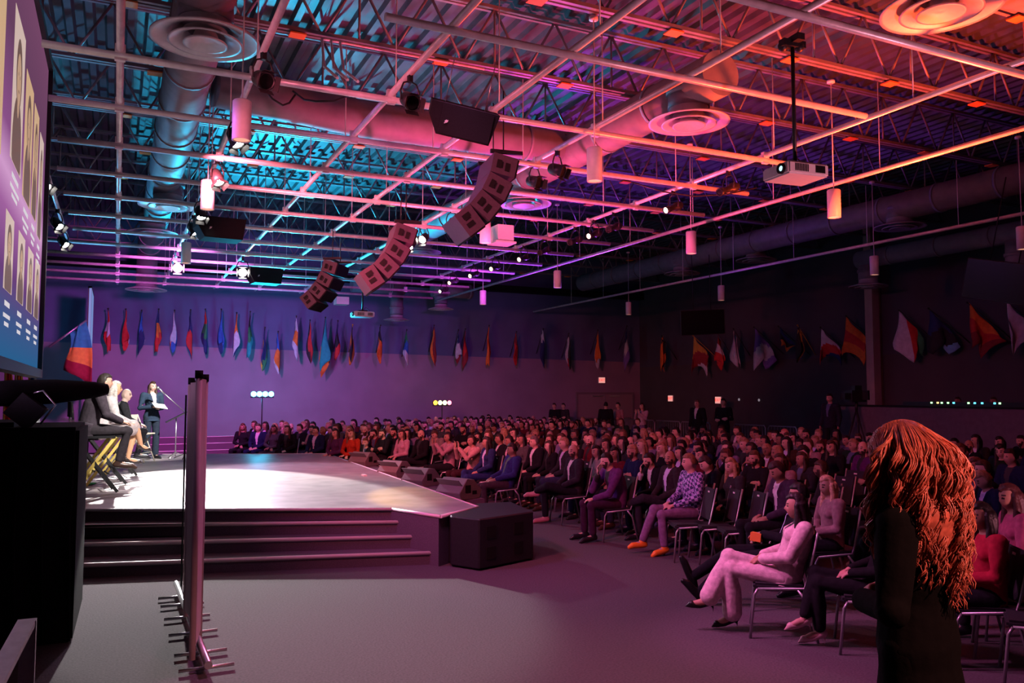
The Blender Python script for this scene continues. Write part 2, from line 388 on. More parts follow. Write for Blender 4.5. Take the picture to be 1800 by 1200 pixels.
# conduits
k = thing('conduit', 'pair of bent metal conduits rising to the deck over the stage', 'conduit', (0,0,0))
bm = NB()
for d in (0, .12, .24): tube(bm, [(2.2+d, 9.2, 5.7), (2.2+d, 9.9, 6.1), (2.3+d, 10.5, 6.7), (2.5+d, 11.0, 6.93), (4.6+d, 11.0, 6.93)], .018, 6)
obj('conduit_tubes', bm, M['pipe'], k)
# ------------------------------------------------------------------ white cylinder downlights
def make_down():
    t = thing('pendant_light', '', 'light')
    bm = NB(); lathe(bm, [(0,.24),(.085,.24),(.10,.225),(.10,-.2),(.09,-.2),(.085,-.14),(0,-.13)], n=24); obj('lamp_body', bm, M['white'], t)
    bm = NB(); tube(bm, [(0,0,.24), (0,0,1.97)], .009, 6); lathe(bm, [(0,2.0),(.06,1.98),(.06,1.94),(0,1.94)], n=16); obj('hanging_rod', bm, M['white'], t)
    bm = NB(); lathe(bm, [(.086,-.19),(.07,-.172),(0,-.165)], n=20); obj('lamp_lens', bm, mat('downlight_lens', (.9,.6,.5), .3, emit=(1,.45,.3), es=.8), t)
    return t
dn = make_down(); first = True
DL = [(425,215,'beside the near round air diffuser over the stage'), (1045,292,'right of the hanging line speaker'), (1466,360,'just right of the big ceiling projector'), (1215,428,'between projector and distant duct drop'),
      (980,492,'above the far crowd, left of the long thin pipe'), (1537,468,'right above the beige wall column'), (1268,516,'above the left wall screen'), (1105,543,'near the far right corner of the hall'), (849,524,'below the row of amber spotlights'),
      (365,345,'left over the stage by the middle diffuser'), (327,446,'over the far stage beside the bright spotlight'), (853,408,'just under the near line speaker'), (1797,420,'at the right edge above the rear seats')]
for x, y, s in DL:
    o = dn if first else copy_tree(dn); first = False
    o.location = PZ(x, y, 5.0); o['label'] = 'white cylinder pendant light ' + s; o['group'] = 'white cylinder pendants'
# ------------------------------------------------------------------ hanging speakers
def cab(bm_c, bm_h, org, ang):
    # one cabinet: front towards +X, side towards -Y; org = upper rear corner, ang = tilt down
    R = Matrix.Rotation(ang, 3, 'Y')
    for a, b, dst, mi in (((0,-.45,-.33),(.42,.45,0), bm_c, 0), ((.40,-.44,-.32),(.45,.44,-.01), bm_c, 1)):
        vs = box(dst, a, b, mi, rot=R, piv=(0,0,0))
        for v in vs: v.co += org
    for a, b in (((.08,-.46,-.24),(.16,-.449,-.10)), ((.23,-.46,-.26),(.31,-.449,-.12)), ((.17,-.456,-.23),(.19,-.449,-.12))):
        vs = box(bm_h, a, b, 0, rot=R, piv=(0,0,0))
        for v in vs: v.co += org
    return org + R @ V((.0,0,-.335))
arrm = mat('array_paint', (.085,.06,.085), .55, noise=.15, nscale=30)
def line_array(loc, rz, n, label, a0=6, da=13, s=1.0):
    t = thing('line_speaker', label, 'speaker', loc, rz, 'curved line speakers hung over the stage edge'); t.scale = (s,s,s)
    p = V((0,0,0)); a = math.radians(a0)
    for i in range(n):
        b1, b2 = NB(), NB(); p = cab(b1, b2, p, a)
        c = obj('speaker_cabinet', b1, [arrm, M['black']], t); obj('side_handles', b2, M['cone'], c)
        a += math.radians(da)
    bm = NB(); box(bm, (-.05,-.42,.0), (.5,-.36,.06)); box(bm, (-.05,.36,.0), (.5,.42,.06)); box(bm, (.1,-.42,.02), (.16,.42,.06)); tube(bm, [(.2,-.3,.05), (.2,-.3,1.1)], .012, 6); tube(bm, [(.2,.3,.05), (.2,.3,1.1)], .012, 6)
    obj('rigging_frame', bm, M['blackp'], t)
    return t
line_array(PZ(856,280,5.0), math.radians(-8), 4, 'nearest curved line speaker of cabinets hanging from the pipes', 12, 13, .74)
line_array(PZ(692,398,4.95), math.radians(-8), 4, 'middle curved line speaker of cabinets hanging over the stage edge', 16, 13, .84)
line_array(PZ(580,460,4.9), math.radians(-35), 4, 'farthest curved line speaker, dark, left of the small projector', 16, 12, .74)
def box_speaker(loc, rz, label, s=1.0, tilt=0):
    t = thing('hanging_speaker', label, 'speaker', loc, rz, 'dark box speakers hung from the pipes'); t.scale = (s,s,s)
    bm = NB(); prism(bm, [(-.42,.02),(-.30,-.19),(.36,-.19),(.42,.19),(-.42,.19)], -.24, .24, 0, 'y'); obj('speaker_cabinet', bm, M['black'], t)
    bm = NB(); box(bm, (-.28,-.25,-.17), (.35,-.242,.17)); g = obj('grille', bm, M['black'], t)
    bm = NB(); box(bm, (-.22,-.256,-.035), (-.19,-.25,-.005), rot=Matrix.Rotation(.8, 3, 'Y')); box(bm, (-.235,-.256,-.03), (-.175,-.25,-.02), rot=Matrix.Rotation(-.8, 3, 'Y')); obj('badge', bm, M['white'], g)
    bm = NB(); tube(bm, [(-.25,0,.19), (-.25,0,.75)], .006, 5); tube(bm, [(.25,0,.19), (.25,0,.75)], .006, 5); obj('hanging_wires', bm, M['steel'], t)
    return t
t = box_speaker(PZ(812,214,4.75), math.radians(-25), 'large dark wedge-ended speaker hanging nearest the camera', .80); t.rotation_euler = (math.radians(24), math.radians(10), math.radians(-14))
box_speaker(PZ(386,404,5.05), .1, 'dark speaker box among pipes over the left of stage')
box_speaker(PZ(465,486,5.05), .1, 'dark speaker box right of the bright stage spotlights', 1.0)
# ------------------------------------------------------------------ projectors
def projector(loc, rz, top, label, s=1.0):
    t = thing('projector', label, 'projector', loc, rz, 'white projectors on ceiling poles'); t.scale = (s,s,s)
    bm = NB(); vs = box(bm, (-.29,-.24,-.075), (.29,.24,.075)); bmesh.ops.bevel(bm, geom=bm.edges[:], offset=.02, segments=2, affect='EDGES'); b = obj('projector_body', bm, M['white'], t)
    bm = NB()
    for i in range(9): box(bm, (-.20+i*.022, -.247, -.04), (-.19+i*.022, -.238, .045)); box(bm, (.09+i*.016, -.247, -.04), (.098+i*.016, -.238, .045))
    obj('vent_slots', bm, M['cone'], b)
    bm = NB(); lathe(bm, [(.0,0),(.062,0),(.062,.035),(.045,.035),(.04,.02),(0,.02)], (-.285,-.12,.0), 20, axis=(-1,0,0)); l = obj('lens', bm, M['cone'], b)
    bm = NB(); lathe(bm, [(0,.024),(.03,.022),(.03,.02)], (-.285,-.12,0), 16, axis=(-1,0,0)); obj('lens_glass', bm, mat('lens_glass', (.3,.7,.8), .1, emit=(.5,.9,1), es=1.5), l)
    bm = NB(); tube(bm, [(0,0,.1), (0,0,top)], .024, 10); box(bm, (-.12,-.1,.07), (.12,.1,.12)); obj('ceiling_pole', bm, M['blackp'], t)
    bm = NB(); box(bm, (-.16,-.05,top-.02), (.16,.05,top+.06)); box(bm, (-.05,-.16,top+.02), (.05,.16,top+.1)); ball(bm, (.1,0,top), .06); ball(bm, (-.1,.05,top), .06); obj('ceiling_clamp', bm, M['blackp'], t)
    bm = NB(); tube(bm, [(.02,.05,.1),(.12,.1,.22),(.22,.1,.15),(.26,.18,.0)], .008, 5); obj('cable', bm, M['blackp'], t)
    return t
projector(PZ(1398,305,4.3), math.radians(-5), 1.55, 'large white projector on black pole at upper right', .86)
projector(PZ(637,553,4.3), 0, 1.2, 'small distant white projector above the far wall flags')
bm = NB(); box(bm, (-.17,-.2,-.16), (.17,.2,.16)); box(bm, (-.22,-.22,-.2), (.22,.22,-.165)); o = obj('ceiling_unit', bm, M['white'], None, PZ(882,412,5.25)); tag(o, 'white square heater unit under the near line speaker', 'ceiling unit')
bm = NB(); box(bm, (-.2,-.2,-.12), (.2,.2,.12)); o = obj('junction_box', bm, M['white'], None, PZ(600,529,5.05)); tag(o, 'small white box left of the small distant projector', 'box')
# ------------------------------------------------------------------ stage lamps
def make_par(kind):
    t = thing('stage_lamp', '', 'stage light')
    if kind == 'fresnel':
        bm = NB(); lathe(bm, [(0,.2),(.08,.19),(.11,.14),(.12,0),(.12,-.13),(.105,-.13),(.1,-.06)], n=20); b = obj('lamp_housing', bm, M['blackp'], t)
        bm = NB()
        for i in range(4):
            a = i*PI/2; R = Matrix.Rotation(a, 3, 'Z')
            vs = box(bm, (-.1, .11, -.22), (.1, .118, -.12), rot=Matrix.Rotation(.35, 3, 'X'), piv=(0,.11,-.12))
            for v in vs: v.co = R @ v.co
        obj('barn_doors', bm, M['blackp'], b)
    else:
        bm = NB(); lathe(bm, [(0,.3),(.07,.29),(.1,.22),(.1,.08),(.065,.04),(.065,-.18),(.085,-.2),(.085,-.3),(.07,-.3),(.06,-.2)], n=20); b = obj('lamp_housing', bm, M['blackp'], t)
    lz = -.1 if kind == 'fresnel' else -.28
    bm = NB(); lathe(bm, [(.1 if kind == 'fresnel' else .068, lz),(0,lz-.02)], n=20); obj('lamp_lens', bm, M['cone'], b)
    return t, b
def yoke_bm():
    bm = NB(); tube(bm, [(-.14,0,0),(-.15,0,.14),(-.1,0,.26),(0,0,.3),(.1,0,.26),(.15,0,.14),(.14,0,0)], .014, 6); box(bm, (-.03,-.04,.28), (.03,.04,.42)); return bm
PROTO = {}
def stage_lamp(kind, loc, aim, lensmat, label, group):
    if kind not in PROTO:
        t, b = make_par(kind); PROTO[kind] = (t, b); obj('yoke', yoke_bm(), M['blackp'], t); r = t
    else: r = copy_tree(PROTO[kind][0])
    loc = V(loc); gx = min(GX, key=lambda g: abs(g-loc.x)); gy = min(ys, key=lambda g: abs(g-loc.y))
    zz = 5.54
    if abs(gx-loc.x) < .42: loc.x = gx
    elif abs(gy-loc.y) < .6: loc.y = gy; zz = 5.47
    loc.z = zz-.42*.74; r.scale = (.74,.74,.74)
    if 'dazzling' in label: r.scale = (1,1,1); loc.z -= .1
    r.location = loc; r['label'] = label; r['group'] = group
    d = V(aim).normalized(); r.rotation_euler = (0, 0, math.atan2(d.y, d.x)+PI/2)
    for c in r.children:
        if c.name.startswith('lamp_housing'):
            c.rotation_euler = (-math.acos(max(-1, min(1, -d.z))), 0, 0)
            for l in c.children:
                if l.name.startswith('lamp_lens'):
                    l.data = l.data.copy(); l.data.materials.clear(); l.data.materials.append(lensmat)
    return r
LG = 'black stage lamps clamped to the pipe grid'
SLP = [('fresnel',(455,158),(.3,-1,-.5),'cone','unlit round lamp just right of the largest diffuser'),
 ('fresnel',(702,192),(.1,-1,-.6),'cone','unlit round lamp left of the big hanging speaker'),
 ('fresnel',(402,258),(.25,-.35,-.8),'bulb','lit lamp, nearest of those in line over the stage'),
 ('fresnel',(370,325),(.25,-.4,-.8),'bulb','lit lamp, second in line over the stage'),
 ('fresnel',(338,385),(.1,-.4,-.8),'bulb','lit lamp beside the middle round diffuser'),
 ('fresnel',(322,412),(.35,-.4,-.7),'bulb','lit lamp just right of the far round diffuser'),
 ('fresnel',(95,338),(.5,-.5,-.7),'bulb','lit lamp, highest beside the big projection screen'),
 ('fresnel',(90,403),(.5,-.5,-.7),'bulb','lit lamp, middle one beside the projection screen'),
 ('fresnel',(96,434),(.5,-.5,-.7),'bulb','lit lamp, lowest beside the projection screen'),
 ('fresnel',(296,470),(0,-1,-.22),'bulb','dazzling left one of the two far lamps facing us'),
 ('fresnel',(409,478),(-.1,-1,-.22),'bulb','dazzling right one of the two far lamps facing us'),
 ('fresnel',(708,438),(-.5,-.5,-.5),'bulb','lit lamp right of middle line speaker, lower of the pair'),
 ('fresnel',(731,427),(-.5,-.5,-.4),'bulb','lit lamp right of middle line speaker, upper of the pair'),
 ('fresnel',(783,403),(-.4,-.4,-.6),'bulb','lit lamp at the lower tip of the nearest line speaker'),
 ('ellip',(780,516),(-.9,-.6,-.35),'bulbd','dim spotlight at the far end of the amber row'),
 ('ellip',(820,503),(-.9,-.6,-.35),'bulbw','first glowing amber spotlight from the far end'),
 ('ellip',(853,491),(-.9,-.6,-.35),'bulbw','second glowing amber spotlight from the far end'),
 ('ellip',(890,479),(-.9,-.6,-.35),'bulbw','third glowing amber spotlight from the far end'),
 ('ellip',(930,462),(-.9,-.5,-.35),'bulbd','dim spotlight next nearer than the amber ones'),
 ('ellip',(965,450),(-.9,-.5,-.35),'cone','unlit spotlight in the middle of the far row'),
 ('ellip',(1012,432),(-.9,-.4,-.35),'cone','unlit long spotlight over the middle seats'),
 ('ellip',(1055,422),(-.9,-.4,-.35),'bulbd','dim spotlight left of the white pendant'),
 ('ellip',(1082,410),(-.9,-.4,-.35),'cone','unlit spotlight close left of the white pendant'),
 ('ellip',(1185,376),(-.9,-.2,-.35),'bulbd','spotlight with small glint above the white pendant'),
 ('ellip',(1285,345),(-.9,-.1,-.35),'cone','large unlit spotlight left of the projector'),
 ('fresnel',(905,328),(.3,-1,-.4),'cone','unlit lamp right of the nearest line speaker'),
 ('fresnel',(945,308),(.4,-.8,-.4),'cone','unlit lamp clamped at the pipe crossing right of line speaker')]
for k, (x, y), aim, lm, lab in SLP:
    stage_lamp(k, PZ(x, y, 5.12), aim, M[lm], 'black '+lab, LG)

for a, b, c, lab in [((515,160),(620,165),(555,178),'thin black cable drooping between pipes over the stage'), ((460,150),(520,165),(497,185),'black cable looped beside the unlit round lamp'), ((1110,320),(1330,330),(1220,345),'black cable sagging along the pipe left of the projector')]:
    A_, B_, C_ = PZ(*a, 5.5), PZ(*b, 5.5), PZ(*c, 5.32); bm = NB(); tube(bm, [A_, A_.lerp(C_, .5)-V((0,0,.04)), C_, C_.lerp(B_, .5)-V((0,0,.04)), B_], .012, 6); tag(obj('cable', bm, M['blackp']), lab, 'cable')
# ------------------------------------------------------------------ flags
FC = dict(red=(.55,.03,.03), orange=(.75,.18,.03), white=(.55,.55,.6), blue=(.03,.12,.42), teal=(.02,.34,.32), green=(.03,.22,.08), black=(.02,.02,.025), yellow=(.6,.38,.04), navy=(.02,.03,.12), maroon=(.25,.02,.03), purple=(.2,.12,.4), gold=(.5,.3,.05), sky=(.15,.45,.65))
FM = {k: mat('flag_'+k, c, .8, noise=.2, nscale=10) for k, c in FC.items()}
def flag(px, py0, py1, wall, cols, label, wid=.42, style='hang', pole=1.15, seed=0):
    """a cloth hanging limp from a short pole that leans out from the wall"""
    rnd = random.Random(seed+int(px))
    top = PY(px, py0, WY-.75) if wall == 'b' else PX(px, py0, WX-.75)
    bot = (PY(px, py1, WY-.75) if wall == 'b' else PX(px, py1, WX-.75))
    h = top.z-bot.z
    t = thing('wall_flag', label, 'flag', top, 0 if wall == 'b' else -PI/2, 'flags along the back wall' if wall == 'b' else 'flags along the right wall')
    # local: +Y towards the wall, X along it
    bm = NB(); a = V((0,0,0.05)); lean = -.35 if style == 'spread' else .04
    b = V((lean*-2.0 if style == 'spread' else .05, .74, -.95))
    tube(bm, [a, b], .014, 6); ball(bm, a, .03); obj('flag_pole', bm, FM['gold'] if 'gold' in cols else M['blackp'], t)
    bm = NB(); n, rows = 13, 12; g = []
    d = b-a
    for j in range(rows+1):
        v = j/rows; row = []
        for i in range(n):
            u = i/(n-1)
            # upper edge follows the pole, the rest falls straight down in folds
            along = u*(.40 if style == 'hang' else .85)
            p0 = a+d*along
            spread = (wid*.5)*(.08+.92*min(1, (v*1.15)**1.3)) * (1-.25*max(0, v-.85)/.15)
            fold = math.sin(u*PI*(3 if style == 'hang' else 2.2)+rnd.random()*.02+seed)*spread
            x = p0.x*(.4 if style == 'hang' else 1)+fold+.02*math.sin(v*7+seed)
            y = p0.y*.55+.05*math.cos(u*9+v*3)
            tail = (1-.30*abs(math.sin(u*4+seed)))
            z = p0.z*(1-v)*(1)+v*(-h*tail)
            row.append(bm.verts.new((x, y, z)))
        g.append(row)
    mode = seed % 3
    for j in range(rows):
        for i in range(n-1):
            f = bm.faces.new([g[j][i], g[j][i+1], g[j+1][i+1], g[j+1][i]])
            q = (j/rows if mode == 0 else (i/(n-1) if mode == 1 else (j/rows*.6+i/(n-1)*.4)))
            f.material_index = min(len(cols)-1, int(q*len(cols))); f.smooth = True
    o = obj('flag_cloth', bm, [FM[c] for c in cols], t)
    md = o.modifiers.new('thick', 'SOLIDIFY'); md.thickness = .008
    return t
BF = [(190,545,620,'red white red'),(221,546,620,'red red white'),(249,548,627,'blue navy white'),(279,546,622,'navy orange red'),(307,548,622,'white blue red'),
 (335,547,632,'navy red blue'),(361,546,625,'red green navy'),(389,546,625,'blue navy blue'),(416,552,630,'orange white navy'),(440,550,632,'black green teal'),(466,578,655,'navy green yellow'),
 (489,585,660,'blue orange white'),(521,558,636,'white orange white'),(545,565,640,'red black maroon'),(572,560,665,'teal teal orange'),(594,566,635,'navy black red'),(620,573,645,'black gold orange'),
 (669,574,642,'black orange orange'),(715,582,645,'green blue white'),(763,574,645,'maroon orange red'),(806,582,640,'navy white maroon'),(818,580,652,'maroon red maroon'),(860,574,645,'orange red orange'),(908,585,645,'maroon red red'),
 (955,580,650,'white navy navy'),(1000,588,652,'black white red'),(1051,582,650,'orange orange white'),(1102,575,655,'navy white purple')]
seen = {}
for i, (x, y0, y1, c) in enumerate(BF):
    cols = c.split()
    txt = ' '.join(dict.fromkeys(cols)); seen[txt] = seen.get(txt, 0)+1
    flag(x, y0, y1, 'b', cols, f'limp {txt.replace(" ", " and ", 1) if txt.count(" ")==1 else txt} flag on back wall, {ORD[i] if i < 20 else ORD[len(BF)-1-i]} flag from the {"left" if i < 20 else "right corner"}', .24 if c != 'teal teal orange' else .42, seed=i)
RF = [(1163,592,655,'orange black orange','hang'),(1218,592,665,'gold maroon white','spread'),(1262,588,652,'maroon white red','hang'),(1289,580,650,'white sky white','hang'),(1325,577,652,'purple white purple','spread'),
 (1368,576,620,'navy black orange','spread'),(1402,574,640,'black gold black','hang'),(1442,578,645,'white red navy','spread'),(1487,558,645,'orange red orange','spread'),(1580,548,640,'white red green','spread'),(1632,545,625,'navy black sky','spread'),
 (1700,535,633,'orange red maroon','spread'),(1765,530,628,'white white red','spread')]
for i, (x, y0, y1, c, st) in enumerate(RF):
    cols = c.split(); txt = ' and '.join(list(dict.fromkeys(cols))[:2])
    flag(x, y0, y1, 'r', cols, f'{txt} flag on the dark right wall, {ORD[i]} one from the hall corner', .42, st, seed=i+40)
# the big leaning flag in the left corner
t = thing('wall_flag', 'large teal and yellow flag on a slanting pole at far left', 'flag', PY(86,610,27), 0)
o0 = PY(86,610,27); o1 = PY(152,563,27)-o0
bm = NB(); tube(bm, [(0,0,0), o1], .03, 8); obj('flag_pole', bm, M['steel'], t)
bm = NB(); g = []
for j in range(11):
    row = []
    for i in range(9):
        u, v = i/8, j/10
        p = o1*(.55+.45*u); row.append(bm.verts.new((p.x+.12*math.sin(v*5+u*6)*.5+v*.35*(u-.2), .08*math.sin(u*9+v*2), p.z-v*(2.0-.9*(1-u)))))
    g.append(row)
for j in range(10):
    for i in range(8):
        f = bm.faces.new([g[j][i], g[j][i+1], g[j+1][i+1], g[j+1][i]]); f.smooth = True; f.material_index = 0 if j < 4 else (1 if j < 7 else 2)
obj('flag_cloth', bm, [FM['teal'], FM['yellow'], FM['maroon']], t).modifiers.new('thick', 'SOLIDIFY').thickness = .01
# floor flags behind the stage, under the projection screen
for i, (px, cols, lab) in enumerate([(8, ['red','orange'], 'red and orange flag hanging on floor pole under the big screen'), (26, ['orange','red','yellow'], 'bright orange flag hanging on floor pole under the big screen'), (50, ['blue','white'], 'blue and white flag on floor pole right of the orange ones')]):
    p = PY(px, 700, 15.5); t = thing('floor_flag', lab, 'flag', (p.x, 15.5, .606), 0, 'flags on floor poles at the stage side')
    bm = NB(); tube(bm, [(0,0,.04), (0,0,2.05)], .015, 8); ball(bm, (0,0,2.08), .03); obj('flag_pole', bm, FM['gold'], t)
    bm = NB(); lathe(bm, [(0,.06),(.03,.06),(.16,.02),(.16,0),(0,0)], n=20); obj('pole_base', bm, FM['gold'], t)
    bm = NB(); g = []
    for j in range(13):
        row = []
        for k_ in range(10):
            u, v = k_/9, j/12; row.append(bm.verts.new((.02+u*.22*(.35+.65*v), .05*math.sin(u*14+i)*(.3+v), 2.0-v*1.55-(.25*u*(1-v)))))
        g.append(row)
    for j in range(12):
        for k_ in range(9):
            f = bm.faces.new([g[j][k_], g[j][k_+1], g[j+1][k_+1], g[j+1][k_]]); f.smooth = True; f.material_index = min(len(cols)-1, k_*len(cols)//9)
    obj('flag_cloth', bm, [FM[c] for c in cols], t).modifiers.new('thick', 'SOLIDIFY').thickness = .008
# ------------------------------------------------------------------ stage
ZS = .606
st = thing('stage', 'wide low stage with scuffed pale floor and dark carpeted front steps', 'stage', (0,0,0))
A = (-6.0+.4, 11.55); B = (3.22, 10.2); Cc = (3.55, 9.33); D = (4.27, 9.87); Ee = (4.74, 20.33); Ff = (-.66, 22.6)
A = (-5.6, 11.8); poly = [A, (-.3, 11.79), B, Cc, D, Ee, Ff, (-5.6, 22.9)]
bm = NB(); prism(bm, poly, ZS-.03, ZS); top = obj('stage_floor', bm, M['stage'], st)
# boards, scuffs and roughness of the stage floor
m = M['stage']; nt = m.node_tree; bs = nt.nodes['Principled BSDF']; bs.inputs['Roughness'].default_value = .38
bm = NB(); ins = [V((x, y)) for x, y in poly]; cx = sum((p for p in ins), V((0,0)))/len(ins)
prism(bm, [tuple(p+(cx-p).normalized()*.03) for p in ins], 0, ZS-.03); obj('stage_skirt', bm, M['stagefr'], st)
bm = NB()
for a, b in zip([A, (-.3,11.79), B, Cc, D, Ee], [(-.3,11.79), B, Cc, D, Ee, Ff]): tube(bm, [(a[0],a[1],ZS-.012), (b[0],b[1],ZS-.012)], .022, 6)
obj('stage_edging', bm, M['nosing'], st)
def step(l, r, z, nm):
    # tread from its nose line back under the stage front
    bm = NB(); dirv = (V((r[0], r[1]))-V((l[0], l[1]))); dirv.normalize(); L = V((l[0], l[1]))-dirv*3.2
    prism(bm, [tuple(L), r, (3.35, 10.25), (3.2, 11.2), (L.x, 12.2)], max(0, z-.1515), z, 0)
    s_ = obj(nm, bm, M['stagefr'], st)
    bm = NB(); tube(bm, [(L.x, L.y, z-.012), (r[0], r[1], z-.012)], .026, 6); obj('step_nosing', bm, M['nosing'], s_)  # pale nosing thickened to imitate the lit front of the tread
step((-.3,11.49), (3.36,10.06), .4545, 'step'); step((-.28,11.01), (3.50,9.80), .303, 'step'); step((-.26,10.52), (3.60,9.48), .1515, 'step')
# ledge outside the right edge that carries the floor monitors
bm = NB(); prism(bm, [(4.36,11.2),(4.95,11.2),(5.16,19.2),(4.74,19.2)], 0, .52); o = obj('monitor_ledge', bm, M['stagefr']); tag(o, 'low dark ledge along the stage edge carrying wedge monitors', 'ledge')
# wedge monitors
def make_wedge():
    t = thing('floor_monitor', '', 'speaker')
    bm = NB(); vs = prism(bm, [(-.30,0),(.25,0),(.32,.16),(.08,.40),(-.12,.42),(-.34,.14)], -.36, .36, 0, 'y')
    bmesh.ops.bevel(bm, geom=bm.edges[:], offset=.012, segments=1, affect='EDGES'); b = obj('monitor_cabinet', bm, M['wedge'], t)
    bm = NB()
    for a0, b0 in (((-.17,-.366,.14),(-.02,-.358,.29)), ((.03,-.366,.10),(.15,-.358,.17))): box(bm, a0, b0)
    obj('side_handle', bm, M['cone'], b)
    bm = NB(); vs = box(bm, (-.006,-.33,-.16), (.006,.33,.16), rot=Matrix.Rotation(math.radians(-42), 3, 'Y'), piv=(0,0,0))
    for v in vs: v.co += V((-.235,0,.285))
    obj('grille', bm, M['wedge'], b)
    return t
wd = make_wedge(); ft = True
for (px, py, rz, nm) in [(590,805,.5,'farthest grey wedge monitor on the stage side ledge'), (640,822,.45,'grey wedge monitor in front of the crouching cameraman'), (684,836,.42,'grey wedge monitor second nearest on the side ledge'), (752,856,.38,'nearest and largest grey wedge monitor on side ledge')]:
    o = wd if ft else copy_tree(wd); ft = False; q = PZ(px, py, .70)
    o.location = (4.37+(q.y-9.87)*.041+.22, q.y, .52); o.scale = (.72,.72,.72); o.rotation_euler = (0,0,rz); o['label'] = nm; o['group'] = 'grey wedge monitors along the stage'
# subwoofer box on the floor by the stage corner
t = thing('subwoofer', 'large black low speaker box on floor at the stage corner', 'speaker', (0,0,0))
a = PZ(792,996,0); b_ = PZ(842,1004,0); c_ = PZ(938,984,0)
pts = [(a.x,a.y), (b_.x,b_.y), (c_.x,c_.y), (c_.x+.15, c_.y+.95), (a.x+.75, a.y+.95), (a.x+.08,a.y+.3)]
bm = NB(); prism(bm, pts, .02, .60); bmesh.ops.bevel(bm, geom=bm.edges[:], offset=.015, segments=1, affect='EDGES'); sb = obj('speaker_cabinet', bm, M['blackp'], t)
A2, B2 = V((b_.x,b_.y,0)), V((c_.x,c_.y,0)); d_ = (B2-A2).normalized(); nrm = V((d_.y,-d_.x,0))
for u in (.12,.62):
    for z in (.36,.12):
        bm = NB(); p = A2+d_*(u*(B2-A2).length)
        vs = [p+nrm*.008+V((0,0,z)), p+d_*.16+nrm*.008+V((0,0,z)), p+d_*.16+nrm*.008+V((0,0,z+.14)), p+nrm*.008+V((0,0,z+.14))]
        q = [bm.verts.new(v) for v in vs]+[bm.verts.new(v-nrm*.02) for v in vs]
        for f in ((0,1,2,3),(7,6,5,4),(0,4,5,1),(1,5,6,2),(2,6,7,3),(3,7,4,0)): bm.faces.new([q[i] for i in f])
        obj('port', bm, M['cone'], sb)
# low steps at the rear of the hall behind the stage
t = thing('rear_steps', 'dark carpeted steps behind the stage under the back wall', 'steps', (0,0,0))
for i in range(4):
    bm = NB(); box(bm, (.9,24.3+.45*i,0), (3.25 if i < 3 else 3.6,26.2,.32+.17*i)); s_ = obj('step', bm, M['stagefr'], t)
    bm = NB(); tube(bm, [(.9,24.3+.45*i,.32+.17*i), (3.25,24.3+.45*i,.32+.17*i)], .015, 6); obj('step_nosing', bm, M['nosing'], s_)
# LED lamp bars on tripods behind the seats
def led_bar(loc, mats, label):
    t = thing('lamp_bar', label, 'light bar', (loc.x, loc.y, 0), 0, 'lamp bars on tripod stands')
    bm = NB(); tube(bm, [(0,0,.5), (0,0,loc.z-.05)], .02, 8)
    for k_ in range(3):
        a = k_*2.09; tube(bm, [(0,0,.75), (.5*math.cos(a),.5*math.sin(a),0.01)], .014, 6)
    obj('tripod', bm, M['blackp'], t)
    bm = NB(); box(bm, (-.36,-.03,loc.z-.09), (.36,.03,loc.z-.05)); obj('crossbar', bm, M['blackp'], t)
    for i, mm in enumerate(mats):
        x = -.27+.18*i; bm = NB(); lathe(bm, [(0,.1),(.06,.09),(.088,.04),(.088,-.06)], (x,0,loc.z+.03), 16, axis=(0,1,0)); h = obj('lamp_can', bm, M['blackp'], t)
        bm = NB(); lathe(bm, [(.084,-.04),(.06,-.06),(0,-.068)], (x,0,loc.z+.03), 16, axis=(0,1,0)); obj('lamp_lens', bm, mm, h)
led_bar(PY(461,694,27.0), [M['cyan']]*4, 'bar of four bright cyan lamps on a stand behind the stage')
led_bar(PY(777,709,28.0), [M['amber'], M['lime'], M['lime'], M['rose']], 'bar of amber, green and pink lamps behind the back row')
# ------------------------------------------------------------------ exit signs
def exit_sign(loc, rz, label, lit=True):
    t = thing('exit_sign', label, 'sign', loc, rz, 'lit exit signs')
    bm = NB(); box(bm, (-.17,-.05,-.13), (.17,0,.13)); h = obj('sign_housing', bm, M['white'], t)
    bm = NB(); box(bm, (-.16,-.056,-.12), (.16,-.05,.12)); obj('sign_face', bm, M['exitw'] if lit else M['exitr'], h)
    cu = bpy.data.curves.new('letters', 'FONT'); cu.body = 'EXIT'; cu.size = .155; cu.align_x = 'CENTER'; cu.align_y = 'CENTER'; cu.extrude = .003
    tmp = bpy.data.objects.new('letters', cu); C.objects.link(tmp)
    me = bpy.data.meshes.new_from_object(tmp.evaluated_get(bpy.context.evaluated_depsgraph_get())); bpy.data.objects.remove(tmp)
    o = objm('lettering', me, M['exitr'] if lit else M['white'], h, (0,-.06,0)); o.rotation_euler = (PI/2,0,0)
    return t
exit_sign(PY(1057,668,WY), 0, 'lit exit sign above the double doors on back wall')
exit_sign(PX(1180,700,WX), -PI/2, 'lit exit sign low on the right wall near the corner')
exit_sign(PX(1264,703,WX-1.2)+V((0,0,0)), -PI/2, 'orange lit exit sign behind the standing guard')
bm = NB(); box(bm, (-.02,-.03,-.3), (.02,.03,.3)); e = PX(1264,703,WX-1.2)
pz = thing('sign_post', 'thin dark post carrying the orange exit sign by the guard', 'post', (e.x+.03, e.y, 0)); bm.free(); bm = NB(); tube(bm, [(0,0,0),(0,0,e.z)], .02, 8); lathe(bm, [(0,.03),(.15,.02),(.15,0),(0,0)], n=16); obj('post', bm, M['blackp'], pz)
